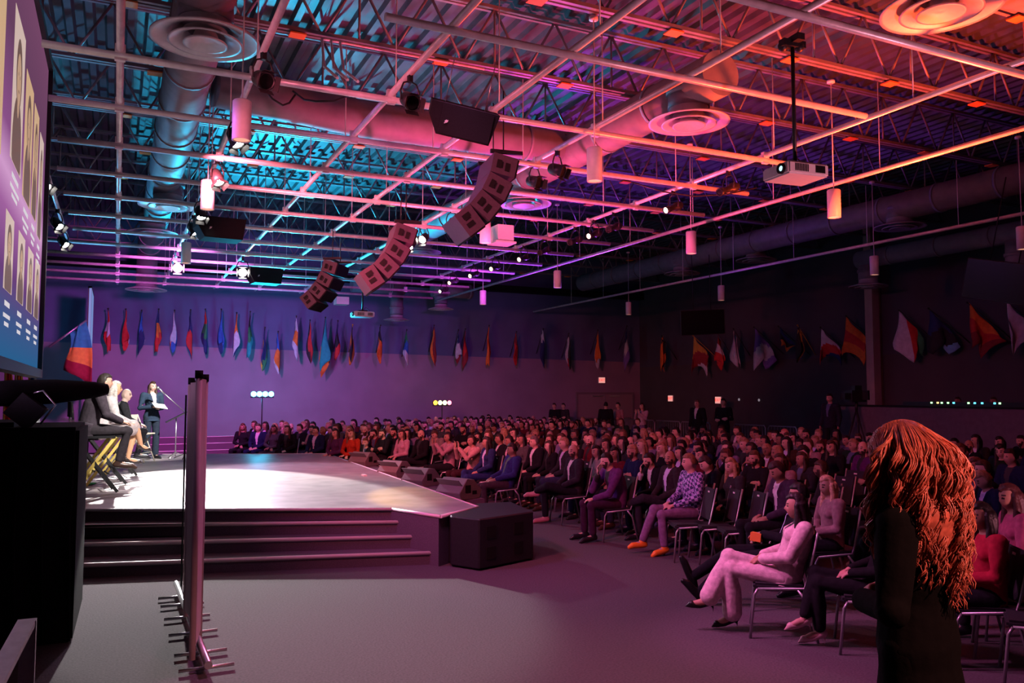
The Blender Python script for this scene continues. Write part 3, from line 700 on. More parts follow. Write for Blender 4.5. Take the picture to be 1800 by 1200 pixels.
for i, (x, y) in enumerate([(1299,702),(1334,703)]):
    bm = NB(); ball(bm, (0,0,0), .05, (.5,1,1)); o = obj('wall_lamp', bm, mat('small_lamp', (.5,.5,.55), .5, emit=(.5,.45,.5), es=.35), None, PX(x, y, WX-.03)); tag(o, ['tiny pale wall lamp right of the guard, nearer the corner', 'tiny pale wall lamp, second from the corner guard'][i], 'lamp', 'tiny wall lamps')
# ------------------------------------------------------------------ hung flat screens
def tv(loc, rz, w_, h_, label, roll=0):
    t = thing('wall_screen', label, 'screen', loc, 0, 'dark screens hung above the audience'); t.rotation_euler = (math.radians(8), roll, rz)
    bm = NB(); box(bm, (-w_/2,-.03,-h_/2), (w_/2,.05,h_/2)); bmesh.ops.bevel(bm, geom=bm.edges[:], offset=.01, segments=1, affect='EDGES'); b = obj('screen_body', bm, M['blackp'], t)
    bm = NB(); box(bm, (-w_/2+.02,-.034,-h_/2+.02), (w_/2-.02,-.03,h_/2-.02)); obj('display', bm, mat('dark_display', (.004,.004,.005), .25), b)
    bm = NB(); tube(bm, [(-.25,.03,h_/2), (-.25,.03,h_/2+1.6)], .012, 6); tube(bm, [(.25,.03,h_/2), (.25,.03,h_/2+1.6)], .012, 6); obj('hanging_rods', bm, M['blackp'], t)
tv(PX(1235,566,15.5), math.radians(-32), 1.28, .74, 'dark flat screen hung above the middle audience', math.radians(-2))
tv(PX(1758,495,15.5), math.radians(-72), 1.30, .80, 'dark tilted flat screen hung at the right edge', math.radians(14))
# ------------------------------------------------------------------ big projection screen at left
ps_ = thing('projection_screen', 'huge lit projection screen at left showing rows of portraits', 'screen', (-.86, 0, 0))
SY0, SY1, SZ0, SZ1 = 4.7, 11.6, 2.36, 6.12
bm = NB()
box(bm, (-.10,SY0-.1,SZ0-.1), (.03,SY1+.1,SZ0)); box(bm, (-.10,SY0-.1,SZ1), (.03,SY1+.1,SZ1+.1)); box(bm, (-.10,SY0-.1,SZ0), (.03,SY0,SZ1)); box(bm, (-.10,SY1,SZ0), (.03,SY1+.1,SZ1)); box(bm, (-.10,SY0,SZ0), (-.06,SY1,SZ1))
obj('screen_frame', bm, M['blackp'], ps_)
sm = bpy.data.materials.new('screen_picture'); sm.use_nodes = True; nt = sm.node_tree; bs = nt.nodes['Principled BSDF']; bs.inputs['Base Color'].default_value = (0,0,0,1); bs.inputs['Specular IOR Level'].default_value = 0; bs.inputs['Roughness'].default_value = 1
tc = nt.nodes.new('ShaderNodeTexCoord'); sp = nt.nodes.new('ShaderNodeSeparateXYZ'); nt.links.new(tc.outputs['Object'], sp.inputs[0])
mr = nt.nodes.new('ShaderNodeMapRange'); mr.inputs[1].default_value = SZ0; mr.inputs[2].default_value = SZ1; nt.links.new(sp.outputs[2], mr.inputs[0])
cr = nt.nodes.new('ShaderNodeValToRGB'); nt.links.new(mr.outputs[0], cr.inputs[0])
stops = [(0,(.02,.11,.26)), (.1,(.05,.09,.24)), (.2,(.14,.05,.19)), (.34,(.35,.12,.34)), (.42,(.62,.32,.58)), (.52,(.25,.08,.24)), (.75,(.13,.05,.11)), (1,(.17,.06,.13))]
for i, (p, c) in enumerate(stops):
    e = cr.color_ramp.elements[i] if i < 2 else cr.color_ramp.elements.new(p); e.position = p; e.color = (*c, 1)
nt.links.new(cr.outputs[0], bs.inputs['Emission Color']); bs.inputs['Emission Strength'].default_value = 1.0
bm = NB(); box(bm, (-.06,SY0,SZ0), (-.02,SY1,SZ1)); pic = obj('picture', bm, sm, ps_)
pan = mat('panel_light', (0,0,0), .5, emit=(.72,.46,.26), es=.8); pan2 = mat('panel_pale', (0,0,0), .5, emit=(.74,.55,.48), es=.8); por = mat('portrait_skin', (0,0,0), .5, emit=(.62,.38,.24), es=.75); pod = mat('portrait_dark', (0,0,0), .5, emit=(.20,.11,.09), es=.7); txt_ = mat('screen_text', (0,0,0), .5, emit=(.8,.75,.8), es=.8)
def portrait(y0, y1, z0, z1, mm, k_):
    bm = NB(); box(bm, (-.02,y0,z0), (-.017,y1,z1)); pn = obj('portrait_panel', bm, mm, pic)
    c = (y0+y1)/2; h = (z1-z0); w_ = (y1-y0)
    bm = NB()
    def disc(yc, zc, ry, rz_, x, mi):
        vs = [bm.verts.new((x, yc+ry*math.cos(a), max(z0, min(z1, zc+rz_*math.sin(a))))) for a in [2*PI*q/24 for q in range(24)]]
        bm.faces.new(vs).material_index = mi
    disc(c, z0+h*.12, w_*.42, h*.36, -.0165, 1); disc(c, z0+h*.64, w_*.27, h*.24, -.016, 1); disc(c, z0+h*.60, w_*.19, h*.18, -.0155, 0); disc(c, z0+h*.42, w_*.08, h*.08, -.0158, 0)
    disc(c-w_*.07, z0+h*.63, w_*.025, h*.012, -.015, 1); disc(c+w_*.07, z0+h*.63, w_*.025, h*.012, -.015, 1); disc(c, z0+h*.52, w_*.05, h*.01, -.015, 1)
    obj('portrait', bm, [por, pod], pn, fix=False)
    bm = NB()
    for q, (zz, f_) in enumerate([(.10,.6),(.20,.8),(.27,.5)]):
        box(bm, (-.018,c-w_*f_/2,z0-zz-.035), (-.016,c+w_*f_/2,z0-zz+(.0 if q else .01)))
    obj('caption_lines', bm, txt_, pn)
portrait(5.7, 7.5, 3.95, 5.85, pan, 0)
portrait(8.1, 8.95, 4.1, 5.45, pan2, 1); portrait(9.15, 9.9, 4.0, 5.25, pan, 2); portrait(10.05, 10.6, 4.0, 5.2, pan, 3); portrait(10.8, 11.3, 3.9, 5.1, pan2, 3)
for i, y in enumerate((8.0, 9.0, 9.95, 10.8)): portrait(y, y+.6, 2.95, 3.62, pan2, i)
bm = NB(); tube(bm, [(-.05,SY0+.8,SZ1+.1), (-.05,SY0+.8,8.0)], .02, 6); tube(bm, [(-.05,SY1-.8,SZ1+.1), (-.05,SY1-.8,8.0)], .02, 6); obj('hanging_rods', bm, M['blackp'], ps_)
# second screen seen edge-on further back
s0 = PY(153,670,27.2); s1 = PY(159,503,27.2)
t = thing('projection_screen', 'far pale screen seen edge-on beside the leaning flag', 'screen', (s0.x, 27.2, s0.z))
H2 = s1.z-s0.z
bm = NB(); box(bm, (-.05,-.05,0), (.05,2.4,.06)); box(bm, (-.05,-.05,H2-.06), (.05,2.4,H2)); box(bm, (-.05,-.05,0), (.05,.0,H2)); box(bm, (-.05,2.35,0), (.05,2.4,H2)); tube(bm, [(0,0,-s0.z),(0,0,0)], .04, 8); tube(bm, [(0,2.3,-s0.z),(0,2.3,0)], .04, 8); obj('screen_frame', bm, M['blackp'], t)
bm = NB(); box(bm, (-.02,-.07,.05), (.045,2.35,H2-.06)); obj('picture', bm, mat('far_screen', (.02,.02,.03), .5, emit=(.22,.35,.75), es=.7), t)
# ------------------------------------------------------------------ foreground left
t = thing('draped_cabinet', 'tall black draped cabinet in the left foreground', 'cabinet', (-.27,7.84,0), math.radians(-1))
bm = NB(); box(bm, (-2.6,0,0), (0,1.5,1.78)); bmesh.ops.bevel(bm, geom=[e for e in bm.edges], offset=.03, segments=2, affect='EDGES'); cb = obj('cabinet_body', bm, M['drape'], t)
bm = NB()
for k_ in range(13): tube(bm, [(-.03-.2*k_,-.012,1.74), (-.05-.2*k_,-.02,.9), (-.02-.2*k_,-.012,.02)], [.006,.012,.009], 6)
obj('drape_folds', bm, M['drape'], cb)
bm = NB(); box(bm, (-2.4,.2,1.78), (-.5,1.2,1.82)); obj('cabinet_top', bm, M['black'], t)
t = thing('camera_boom', 'long black padded boom lying level above the draped cabinet', 'boom', (0,0,0))
a0, a1 = PY(-60,694,7.9), PY(188,684,8.35)
bm = NB(); tube(bm, [a0, a0.lerp(a1,.3), a0.lerp(a1,.6), a0.lerp(a1,.9), a1], [.10,.115,.11,.075,.05], 10); obj('arm_sleeve', bm, M['black'], t)
bm = NB(); tube(bm, [(a0.x,a0.y,1.82), (a0.x,a0.y,a0.z)], .03, 8); q_ = a0.lerp(a1,.35); tube(bm, [(q_.x,q_.y,1.82),(q_.x,q_.y,q_.z)], .018, 8); obj('arm_post', bm, M['blackp'], t)
p = PY(46,722,8.0)
t = thing('flood_lamp', 'small black square lamp tilted under the padded boom', 'lamp', p, math.radians(-10))
bm = NB(); box(bm, (-.11,-.07,-.11), (.11,.07,.11), rot=Matrix.Rotation(math.radians(40), 3, 'Y'), piv=(0,0,0)); obj('lamp_housing', bm, M['blackp'], t)
bm = NB(); tube(bm, [(.05,.0,.15), (.12,0,.17), (.22,0,.05), (.11,0,-.11)], .008, 6); tube(bm, [(0,0,.1),(0,0,.2)], .012, 6); obj('lamp_bracket', bm, M['steel'], t)
# folded partition seen end-on
t = thing('folding_partition', 'tall folded partition screen on cross feet seen end-on in front', 'partition', (0,0,0))
xs = [(PY(px, 700, Y).x, Y) for px, Y in ((333,9.2),(344,8.5),(336,7.9),(360,7.2),(349,6.6))]
PTN = []
for i, (a, b) in enumerate(zip(xs, xs[1:])):
    bm = NB(); A3, B3 = V((a[0],a[1],0)), V((b[0],b[1],0)); d3 = (B3-A3).normalized(); n3 = V((d3.y,-d3.x,0))*.012
    zt = 2.13+.015*i
    prism(bm, [tuple((A3-n3).xy), tuple((B3-n3).xy), tuple((B3+n3).xy), tuple((A3+n3).xy)], .16, zt); pn = obj('partition_panel', bm, M['pinkpaint'], t)
    bm = NB(); tube(bm, [(b[0],b[1],.10), (b[0],b[1],zt+.02)], .024, 10)
    if i == 0: tube(bm, [(a[0],a[1],.10), (a[0],a[1],zt+.02)], .018, 10)
    obj('panel_post', bm, M['pinkpaint'], pn)
    bm = NB(); tube(bm, [(b[0],b[1],zt), (b[0],b[1],zt+.06)], .03, 10); obj('post_cap', bm, M['black'], pn)
bm = NB(); tube(bm, [(.62,9.35,.09), (.64,8.0,.09), (.66,6.45,.09)], .03, 10); obj('base_rail', bm, M['steel'], t)
for i, y in enumerate((9.0,8.65,8.15,7.6,7.0,6.6)):
    xc = .62+(9.35-y)*.014; bm = NB(); tube(bm, [(xc-.19,y,.03), (xc+.20,y,.03)], .014, 8); tube(bm, [(xc,y,.03),(xc,y,.09)], .016, 8); obj('cross_foot', bm, M['steel'], t)
bm = NB(); q_ = PY(327,700,9.25).x; tube(bm, [(q_,9.25,.05),(q_,9.25,2.05)], .01, 6); obj('tension_cord', bm, M['black'], t)
# handrail at the lower left corner
t = thing('handrail', 'flat steel handrail corner at the lower left', 'railing', (0,0,0))
h0, h1 = PY(48,1087,3.3), PY(-40,1250,2.7)
bm = NB()
dirh = (h1-h0).normalized(); s_ = V((.028,0,0))
vs = [h0-s_, h0+s_, h1+s_, h1-s_]; q = [bm.verts.new(v) for v in vs]+[bm.verts.new(v-V((0,0,.02))) for v in vs]
for f in ((0,1,2,3),(7,6,5,4),(0,4,5,1),(1,5,6,2),(2,6,7,3),(3,7,4,0)): bm.faces.new([q[i] for i in f])
obj('top_rail', bm, M['steel'], t)
bm = NB(); box(bm, (h0.x-.02,h0.y-.02,0), (h0.x+.028,h0.y+.02,h0.z-.005)); box(bm, (h1.x-.02,h1.y-.02,0), (h1.x+.028,h1.y+.02,h1.z-.005)); obj('rail_post', bm, M['steel'], t)
# ------------------------------------------------------------------ stage furniture
def director_chair(loc, rz, label, s=1.0):
    """tall folding chair: crossed legs, seat sling, backrest"""
    t = thing('folding_chair', label, 'chair', loc, rz, 'tall folding chairs on the stage'); t.scale = (s,s,s)
    for sx in (-.24, .24):
        bm = NB(); vs = box(bm, (sx-.012,-.30,.0), (sx+.012,.36,.035)); bm.free()
        for (ya, yb, mm) in ((-.28,.25,M['blackp']),(.27,-.24,M['yellow'])):
            bm = NB(); A3, B3 = V((sx,ya,.01)), V((sx*(.95),yb,.74)); d3 = (B3-A3).normalized(); n3 = V((0,-d3.z,d3.y))*.02
            q = [bm.verts.new(v+V((dx,0,0))) for dx in (-.012,.012) for v in (A3-n3, B3-n3, B3+n3, A3+n3)]
            for f in ((0,1,2,3),(7,6,5,4),(0,4,5,1),(1,5,6,2),(2,6,7,3),(3,7,4,0)): bm.faces.new([q[i] for i in f])
            obj('leg', bm, mm, t)
    bm = NB(); box(bm, (-.25,-.24,.72), (.25,.24,.75)); obj('seat', bm, M['black'], t)
    bm = NB(); tube(bm, [(-.24,.24,.72),(-.24,.29,1.2)], .014, 8); tube(bm, [(.24,.24,.72),(.24,.29,1.2)], .014, 8); tube(bm, [(-.24,-.17,.25),(.24,-.17,.25)], .012, 8); tube(bm, [(-.24,.14,.2),(.24,.14,.2)], .012, 8); obj('chair_frame', bm, M['blackp'], t)
    bm = NB(); box(bm, (-.25,.275,1.0), (.25,.30,1.2)); obj('backrest', bm, M['black'], t)
    return t
t = thing('folding_chair', 'empty folding chair with cream backrest beside the standing speaker', 'chair', PZ(243,812,ZS), math.radians(60), 'tall folding chairs on the stage')
bm = NB(); box(bm, (-.21,.16,.82), (.21,.185,1.02)); obj('backrest', bm, M['beige'], t)
bm = NB(); box(bm, (-.22,-.24,.60), (.22,.17,.625)); obj('seat', bm, M['beige'], t)
for sx in (-.22, .22):
    bm = NB(); tube(bm, [(sx,-.25,.01),(sx,.17,1.02)], .013, 8); obj('leg', bm, M['beige'], t)
    bm = NB(); tube(bm, [(sx,.30,.01),(sx,-.18,.60)], .013, 8); obj('leg', bm, M['beige'], t)
bm = NB(); tube(bm, [(-.22,-.16,.2),(.22,-.16,.2)], .01, 6); tube(bm, [(-.22,.2,.2),(.22,.2,.2)], .01, 6); obj('cross_bars', bm, M['beige'], t)
# microphone on boom stand, and a music stand
b0 = PZ(325,806,ZS); mtip = PY(285,688,b0.y-.2)
t = thing('microphone_stand', 'boom microphone stand reaching up to the standing speaker', 'microphone', b0)
bm = NB(); j = PY(327,726,b0.y)-b0; tube(bm, [(0,0,.05),j], .012, 8)
for k_ in range(3): a = k_*2.09+.3; tube(bm, [(0,0,.12),(.3*math.cos(a),.3*math.sin(a),.012)], .009, 6)
obj('stand', bm, M['blackp'], t)
bm = NB(); tube(bm, [j, mtip-b0], .009, 6); obj('boom', bm, M['steel'], t)
bm = NB(); q_ = mtip-b0; dd = (q_-j).normalized(); tube(bm, [q_-dd*.08, q_+dd*.1], [.014,.02], 8); ball(bm, q_+dd*.13, .032); obj('microphone', bm, M['steel'], t)
b0 = PZ(308,806,ZS); t = thing('music_stand', 'low black music stand beside the boom microphone', 'music stand', b0)
bm = NB(); tube(bm, [(0,0,.05),(0,0,.95)], .012, 8)
for k_ in range(3): a = k_*2.09; tube(bm, [(0,0,.15),(.28*math.cos(a),.28*math.sin(a),.012)], .009, 6)
obj('stand', bm, M['steel'], t)
bm = NB(); box(bm, (-.25,-.17,.93), (.25,.17,.95), rot=Matrix.Rotation(math.radians(-28), 3, 'Y')); obj('desk', bm, M['blackp'], t)
p = PZ(136,905,ZS); t = thing('lectern', 'clear acrylic lectern at the left side of stage', 'lectern', (-.48,13.0,ZS))
bm = NB(); box(bm, (-.12,-.15,0), (.12,.15,1.05)); obj('lectern_body', bm, M['glass'], t)
bm = NB(); box(bm, (-.2,-.22,1.05), (.2,.22,1.08), rot=Matrix.Rotation(.25, 3, 'Y')); obj('lectern_top', bm, M['glass'], t)
bm = NB(); box(bm, (-.03,-.09,0), (.03,.09,.024)); o = obj('marker_block', bm, M['paper'], None, PZ(640,836,ZS)+V((0,0,0))); tag(o, 'small pale block lying on the stage edge by monitors', 'block')
bm = NB(); ball(bm, (0,0,.02), .09, (1,.5,.2)); ball(bm, (.05,.04,.03), .07, (.8,.6,.2)); o = obj('leaf', bm, FM['green'], None, PZ(157,853,ZS)); tag(o, 'small green scrap on stage floor near the folding chair', 'scrap')
# ------------------------------------------------------------------ technical booth on a riser at the right
bm = NB(); box(bm, (17.2,8.5,0), (WX-.05,17.6,.32)); o = obj('riser', bm, M['black']); tag(o, 'low black platform under the technical booth', 'platform')
t = thing('control_booth', 'long dark control booth counter in front of right wall', 'booth', (17.9,0,.32))
bm = NB(); box(bm, (0,8.6,0), (.12,16.4,1.42)); obj('front_panel', bm, mat('booth_panel', (.13,.11,.13), .85, noise=.2, nscale=8), t)
bm = NB(); box(bm, (-.03,8.6,1.42), (.9,16.4,1.46)); obj('counter_top', bm, M['black'], t)
bm = NB(); box(bm, (.10,16.28,0), (.9,16.4,1.42)); box(bm, (.10,8.6,0), (.9,8.72,1.42)); obj('side_panel', bm, M['black'], t)
t = thing('mixing_console', 'mixing console with row of coloured lights on the booth', 'console', (18.15,0,1.78))
bm = NB(); box(bm, (0,10.5,0), (.5,14.6,.10)); cs = obj('console_body', bm, M['blackp'], t)
for i, (px, mm) in enumerate([(1637,'lime'),(1648,'amber'),(1655,'lime'),(1666,'lime'),(1676,'cyan'),(1702,'lime'),(1713,'cyan'),(1726,'cyan'),(1748,'cyan'),(1757,'lime')]):
    p = PX(px, 718, 18.13); bm = NB(); box(bm, (-.01,p.y-.025,.06), (.0,p.y+.025,.10)); obj('indicator_light', bm, M['d'+mm] if 'd'+mm in M else M.setdefault('d'+mm, mat('indicator_'+mm, (.3,.3,.3), .4, emit={'lime':(.4,1,.4),'amber':(1,.7,.2),'cyan':(.1,.7,1)}[mm], es=2.5)), cs)
p = PX(1505,700,17.7); t = thing('video_camera', 'video camera on a tall tripod beside the booth', 'camera', (p.x,p.y,.32))
bm = NB(); 
for k_ in range(3): a = k_*2.09+.5; tube(bm, [(0,0,1.35),(.4*math.cos(a),.4*math.sin(a),.01)], .022, 8)
tube(bm, [(0,0,1.3),(0,0,1.55)], .04, 8); obj('tripod', bm, M['blackp'], t)
bm = NB(); box(bm, (-.28,-.12,1.55), (.25,.12,1.85)); box(bm, (-.5,-.08,1.62), (-.28,.08,1.78)); box(bm, (-.1,-.06,1.85), (.15,.06,1.98)); box(bm, (.1,-.3,1.6),(.16,-.12,1.85)); obj('camera_body', bm, M['blackp'], t)
# crowd barriers
def barrier(a, b, label):
    a, b = V(a), V(b); L = (b-a).length; t = thing('crowd_barrier', label, 'barrier', a, math.atan2((b-a).y, (b-a).x), 'steel crowd barriers behind the seats')
    bm = NB(); tube(bm, [(.0,0,.1),(0,0,1.0),(.06,0,1.08),(L-.06,0,1.08),(L,0,1.0),(L,0,.1)], .02, 8); tube(bm, [(0,0,.2),(L,0,.2)], .018, 8); obj('barrier_frame', bm, M['chairmetal'], t)
    bm = NB(); n = int(L/.13)
    for i in range(1, n): tube(bm, [(i*L/n,0,.2),(i*L/n,0,1.07)], .008, 5)
    obj('barrier_bars', bm, M['chairmetal'], t)
    for x in (.25, L-.25): bm = NB(); tube(bm, [(x,-.3,.02),(x,0,.12),(x,.3,.02)], .018, 6); tube(bm, [(x,0,.1),(x,0,.2)], .018, 6); obj('barrier_foot', bm, M['chairmetal'], t)
for i, (p, q, l) in enumerate([(1092,1150,'crowd barrier nearest the double doors'),(1152,1195,'crowd barrier second from the double doors'),(1197,1248,'crowd barrier between the doors and the first guard'),(1290,1345,'crowd barrier right of the standing guards'),(1350,1400,'crowd barrier farthest right in the line')]):
    X_ = 18.6; a = PX(p,725,X_); b = PX(q,725,X_); barrier((X_,a.y,0), (X_,b.y,0), 'dark steel '+l)
# ------------------------------------------------------------------ people
_dg = None
def remesh(bm, vox, smooth=4, fac=.5, deci=None):
    bmesh.ops.recalc_face_normals(bm, faces=bm.faces)
    me = bpy.data.meshes.new('tmp'); bm.to_mesh(me); bm.free()
    o = bpy.data.objects.new('tmp', me); C.objects.link(o)
    m = o.modifiers.new('r', 'REMESH'); m.mode = 'VOXEL'; m.voxel_size = vox; m.use_smooth_shade = True
    s = o.modifiers.new('s', 'SMOOTH'); s.iterations = smooth; s.factor = fac
    if deci: d = o.modifiers.new('d', 'DECIMATE'); d.ratio = deci
    out = bpy.data.meshes.new_from_object(o.evaluated_get(bpy.context.evaluated_depsgraph_get()))
    bpy.data.objects.remove(o); bpy.data.meshes.remove(me)
    for p in out.polygons: p.use_smooth = True
    return out
def ellip_loft(bm, secs, n=18):
    """secs: (centre, half width, half depth, right, forward)"""
    rings = []
    for c, w_, d_, r, f in secs:
        rings.append([bm.verts.new(V(c)+r*(w_*math.cos(a))*(1)+f*(d_*math.sin(a))) for a in [2*PI*k/n for k in range(n)]])
    for a, b in zip(rings, rings[1:]):
        for k in range(n): bm.faces.new([a[k], a[(k+1)%n], b[(k+1)%n], b[k]])
    bm.faces.new(rings[0][::-1]); bm.faces.new(rings[-1])
G = lambda x, s: math.exp(-(x/s)**2)
def head_geo(bm, c, R, s=1.0):
    vs = bmesh.ops.create_uvsphere(bm, u_segments=40, v_segments=30, radius=1)['verts']
    for v in vs:
        x, y, z = v.co; X, Y, Z = x*.074, y*.094, z*.115
        if z < 0: X *= 1-.30*z*z; Y = Y*(1-.10*z*z) if y < 0 else Y*(1-.42*z*z)
        if y < 0:
            Y += .008*(1-abs(x))*G(z, .6)
            Y -= .024*G(x, .15)*G(z+.20, .13)+.012*G(x, .10)*G(z+.02, .16)
            Y += .011*(G(x-.40, .17)+G(x+.40, .17))*G(z-.05, .12)
            Y -= .006*G(abs(x)-.38, .35)*G(z-.24, .09)
            Y -= .007*G(x, .26)*G(z+.48, .06)+.007*G(x, .24)*G(z+.62, .06)
            Y += .004*G(x, .3)*G(z+.55, .03)
            Y -= .012*G(x, .3)*G(z+.88, .16)
            Y -= .004*(G(x-.55, .2)+G(x+.55, .2))*G(z+.2, .2)
        v.co = V(c)+R @ (V((X, Y, Z))*s)
    for sx in (-1, 1): ball(bm, V(c)+R @ (V((sx*.075, .008, -.008))*s), .03*s, (.35, .62, 1.05), 10, rot=R @ Matrix.Rotation(sx*.35, 3, 'Z'))
def hand_geo(bm, w_, d, nrm, s, side, curl=.5, spread=.12, r=.0092):
    """w_ wrist; d towards fingers; nrm = back of hand; five separate fingers"""
    d = V(d).normalized(); nrm = (V(nrm)-d*V(nrm).dot(d)).normalized(); lat = d.cross(nrm)*side   # lat: towards the thumb
    P = V(w_)
    for k in range(4):
        off = lat*(.028-.019*k)*s
        chain(bm, [P+off*.55, P+d*.05*s+off*.9, P+d*.088*s+off], [.017*s, .015*s, .0125*s], 8)
    for k, ln in enumerate((.070, .080, .074, .058)):
        o = P+d*.088*s+lat*(.029-.0195*k)*s; dd = (d+lat*(spread*(1.5-k))).normalized(); q = [o]; a = curl*.55
        for j, f in enumerate((.45, .32, .23)):
            dj = dd*math.cos(a)-nrm*math.sin(a); q.append(q[-1]+dj*(ln*f*s)); a += curl*(.75-.1*j)
        chain(bm, q, [r*1.08*s, r*s, r*.93*s, r*.8*s], 8)
    o = P+d*.022*s+lat*.026*s; t1 = (lat*.75+d*.7-nrm*.25).normalized(); t2 = (lat*.25+d*.95-nrm*.35).normalized()
    chain(bm, [o, o+t1*.036*s, o+t1*.036*s+t2*.03*s, o+t1*.036*s+t2*.052*s], [.014*s, .0115*s, .010*s, .008*s], 8)
BASE = dict(pelvis=(0,.08,.50), waist=(0,.105,.67), chest=(0,.115,.84), neck=(0,.09,1.0), head=(0,.055,1.135),
            hipR=(-.09,.05,.50), hipL=(.09,.05,.50), kneeR=(-.12,-.39,.50), kneeL=(.12,-.39,.50), ankR=(-.13,-.37,.10), ankL=(.13,-.37,.10),
            toeR=(-.15,-.53,.035), toeL=(.15,-.53,.035), shR=(-.175,.10,.955), shL=(.175,.10,.955), elR=(-.235,.04,.71), elL=(.235,.04,.71),
            wrR=(-.09,-.17,.60), wrL=(.09,-.17,.60), hdR=(.5,-.8,-.15), hdL=(-.5,-.8,-.15), hnR=(-.2,-.1,1), hnL=(.2,-.1,1))
def figure(J=None, yaw=0, pitch=0, roll=0, s=1.0, female=False, hair='short', top='jacket', vopen=True, beard=False, flare=0, hem=.0, vox=.011, curl=.6,
           sleeve=1.0, legs='trousers', heel=0, wide=0, stand=False, hairlen=.3, pattern=None):
    J = {**BASE, **(J or {})}; J = {k: V(v) for k, v in J.items()}
    R = Matrix.Rotation(yaw, 3, 'Z') @ Matrix.Rotation(pitch, 3, 'X') @ Matrix.Rotation(roll, 3, 'Y')
    hc = J['head']; fw = .92 if female else 1.0
    rt = (J['shL']-J['shR']).normalized(); hp = (J['hipL']-J['hipR']).normalized()
    def sect(key, w_, d_, r, nxt, o=0):
        ax = (V(nxt)).normalized(); f = ax.cross(r).normalized(); return (J[key], (w_+o)*fw, (d_+o), r, f)
    up1 = J['waist']-J['pelvis']; up2 = J['chest']-J['waist']; up3 = J['neck']-J['chest']
    def torso(bm, o, low=0):
        sec = []
        if low: q = J['pelvis']-up1.normalized()*low; sec.append((q, (.165+o+flare)*1, .12+o+flare*.6, hp, up1.normalized().cross(hp)))
        sec += [(J['pelvis']-up1.normalized()*.07, .155+o, .11+o, hp, up1.normalized().cross(hp)), sect('pelvis', .168 if not female else .178, .118, hp, up1, o), sect('waist', .142 if not female else .118, .105, hp.lerp(rt, .5).normalized(), up2, o),
                sect('chest', .160 if not female else .138, .118, rt, up2, o)]
        sh = (J['shR']+J['shL'])/2; ax = up3.normalized()
        sec.append((sh-ax*.02, (.158+o)*fw, .088+o, rt, ax.cross(rt).normalized())); sec.append((sh.lerp(J['neck'], .6)+ax*.012, (.085+o)*fw, .062+o*.6, rt, ax.cross(rt).normalized()))
        sec.append((J['neck']+ax*.008, .055+o*.3, .055+o*.3, rt, ax.cross(rt).normalized()))
        ellip_loft(bm, sec)
        for q_ in 'RL': chain(bm, [J['neck']-ax*.035, J['neck'].lerp(J['sh'+q_], .55)-ax*.012, J['sh'+q_]], [.045+o*.5, .046+o*.7, .050+o])
        if female:
            f = up2.normalized().cross(rt).normalized()
            for sx in (-1, 1): ball(bm, J['chest']-f*.075*1+rt*.065*sx+up2.normalized()*.01, .058+o*.6, (1, .9, 1), 12)
    fdir = -up2.normalized().cross(rt).normalized()
    # ---- body: one continuous skin surface
    bm = NB(); torso(bm, 0)
    chain(bm, [J['neck']-up3.normalized()*.03, J['neck']+(hc-J['neck'])*.35+V((0,.008,0)), hc+R @ V((0,.015,-.05))], [.062*fw, .054*fw, .05*fw])
    head_geo(bm, hc, R, .98 if not female else .93)
    for q, sd in (('R', 1), ('L', -1)):
        chain(bm, [J['sh'+q], J['sh'+q].lerp(J['el'+q], .5), J['el'+q], J['el'+q].lerp(J['wr'+q], .35), J['wr'+q]], [.052*fw, .044*fw, .037*fw, .037*fw, .024])
        hand_geo(bm, J['wr'+q], J['hd'+q], J['hn'+q], .95*fw, sd, curl)
        chain(bm, [J['hip'+q], J['hip'+q].lerp(J['knee'+q], .5), J['knee'+q], J['knee'+q].lerp(J['ank'+q], .35), J['ank'+q]], [.085, .068, .052, .05, .034])
        foot = (J['toe'+q]-J['ank'+q]); chain(bm, [J['ank'+q]-foot*.18+V((0,0,-.04)), J['ank'+q]+foot*.45+V((0,0,-.01)), J['toe'+q]], [.03, .032, .024])
    if heel: pass
    body = remesh(bm, vox, 2, .35)
    Ri = R.inverted()
    body.materials.append(M['skin']); body.materials.append(M['lip']); body.materials.append(M['eye']); body.materials.append(M['brow'])
    for p in body.polygons:
        l = Ri @ (p.center-hc); x, y, z = l.x/.074, l.y/.094, l.z/.115
        if l.length > .15 or y > -.2: continue
        ax_ = abs(x); mi = 0
        if beard and z < -.30 and y < -.2 and not (ax_ < .3 and z > -.40) : mi = 3
        if beard and ax_ > .72 and z < .0 and y < -.1: mi = 3
        if ax_ < .27 and -.60 < z < -.44: mi = 1
        if .22 < ax_ < .56 and .0 < z < .10: mi = 2
        if .18 < ax_ < .62 and .20 < z < .28: mi = 3
        p.material_index = mi
    out = dict(body=body)
    # ---- upper garment
    ov = .020 if top == 'jacket' else .013
    if top:
        bm = NB(); torso(bm, ov, hem)
        if top == 'coat':
            pass
        for q in 'RL':
            e = J['el'+q].lerp(J['wr'+q], .88*sleeve if sleeve >= .5 else 0)
            if sleeve >= .5: chain(bm, [J['sh'+q]+V((0,0,.004)), J['sh'+q].lerp(J['el'+q], .5), J['el'+q], e], [.058+ov, .05+ov*.9, .043+ov*.8, .031+ov*.8])
            else: chain(bm, [J['sh'+q], J['sh'+q].lerp(J['el'+q], .7)], [.055+ov, .05+ov])
        # collar
        ax = up3.normalized(); c0 = J['neck']+ax*.005
        tube(bm, [c0+(rt*math.cos(a)*.066*fw+ax.cross(rt)*math.sin(a)*.064)+ax*(.012 if math.sin(a) > 0 else -.018) for a in [2*PI*k/16 for k in range(17)]], .014, 6)
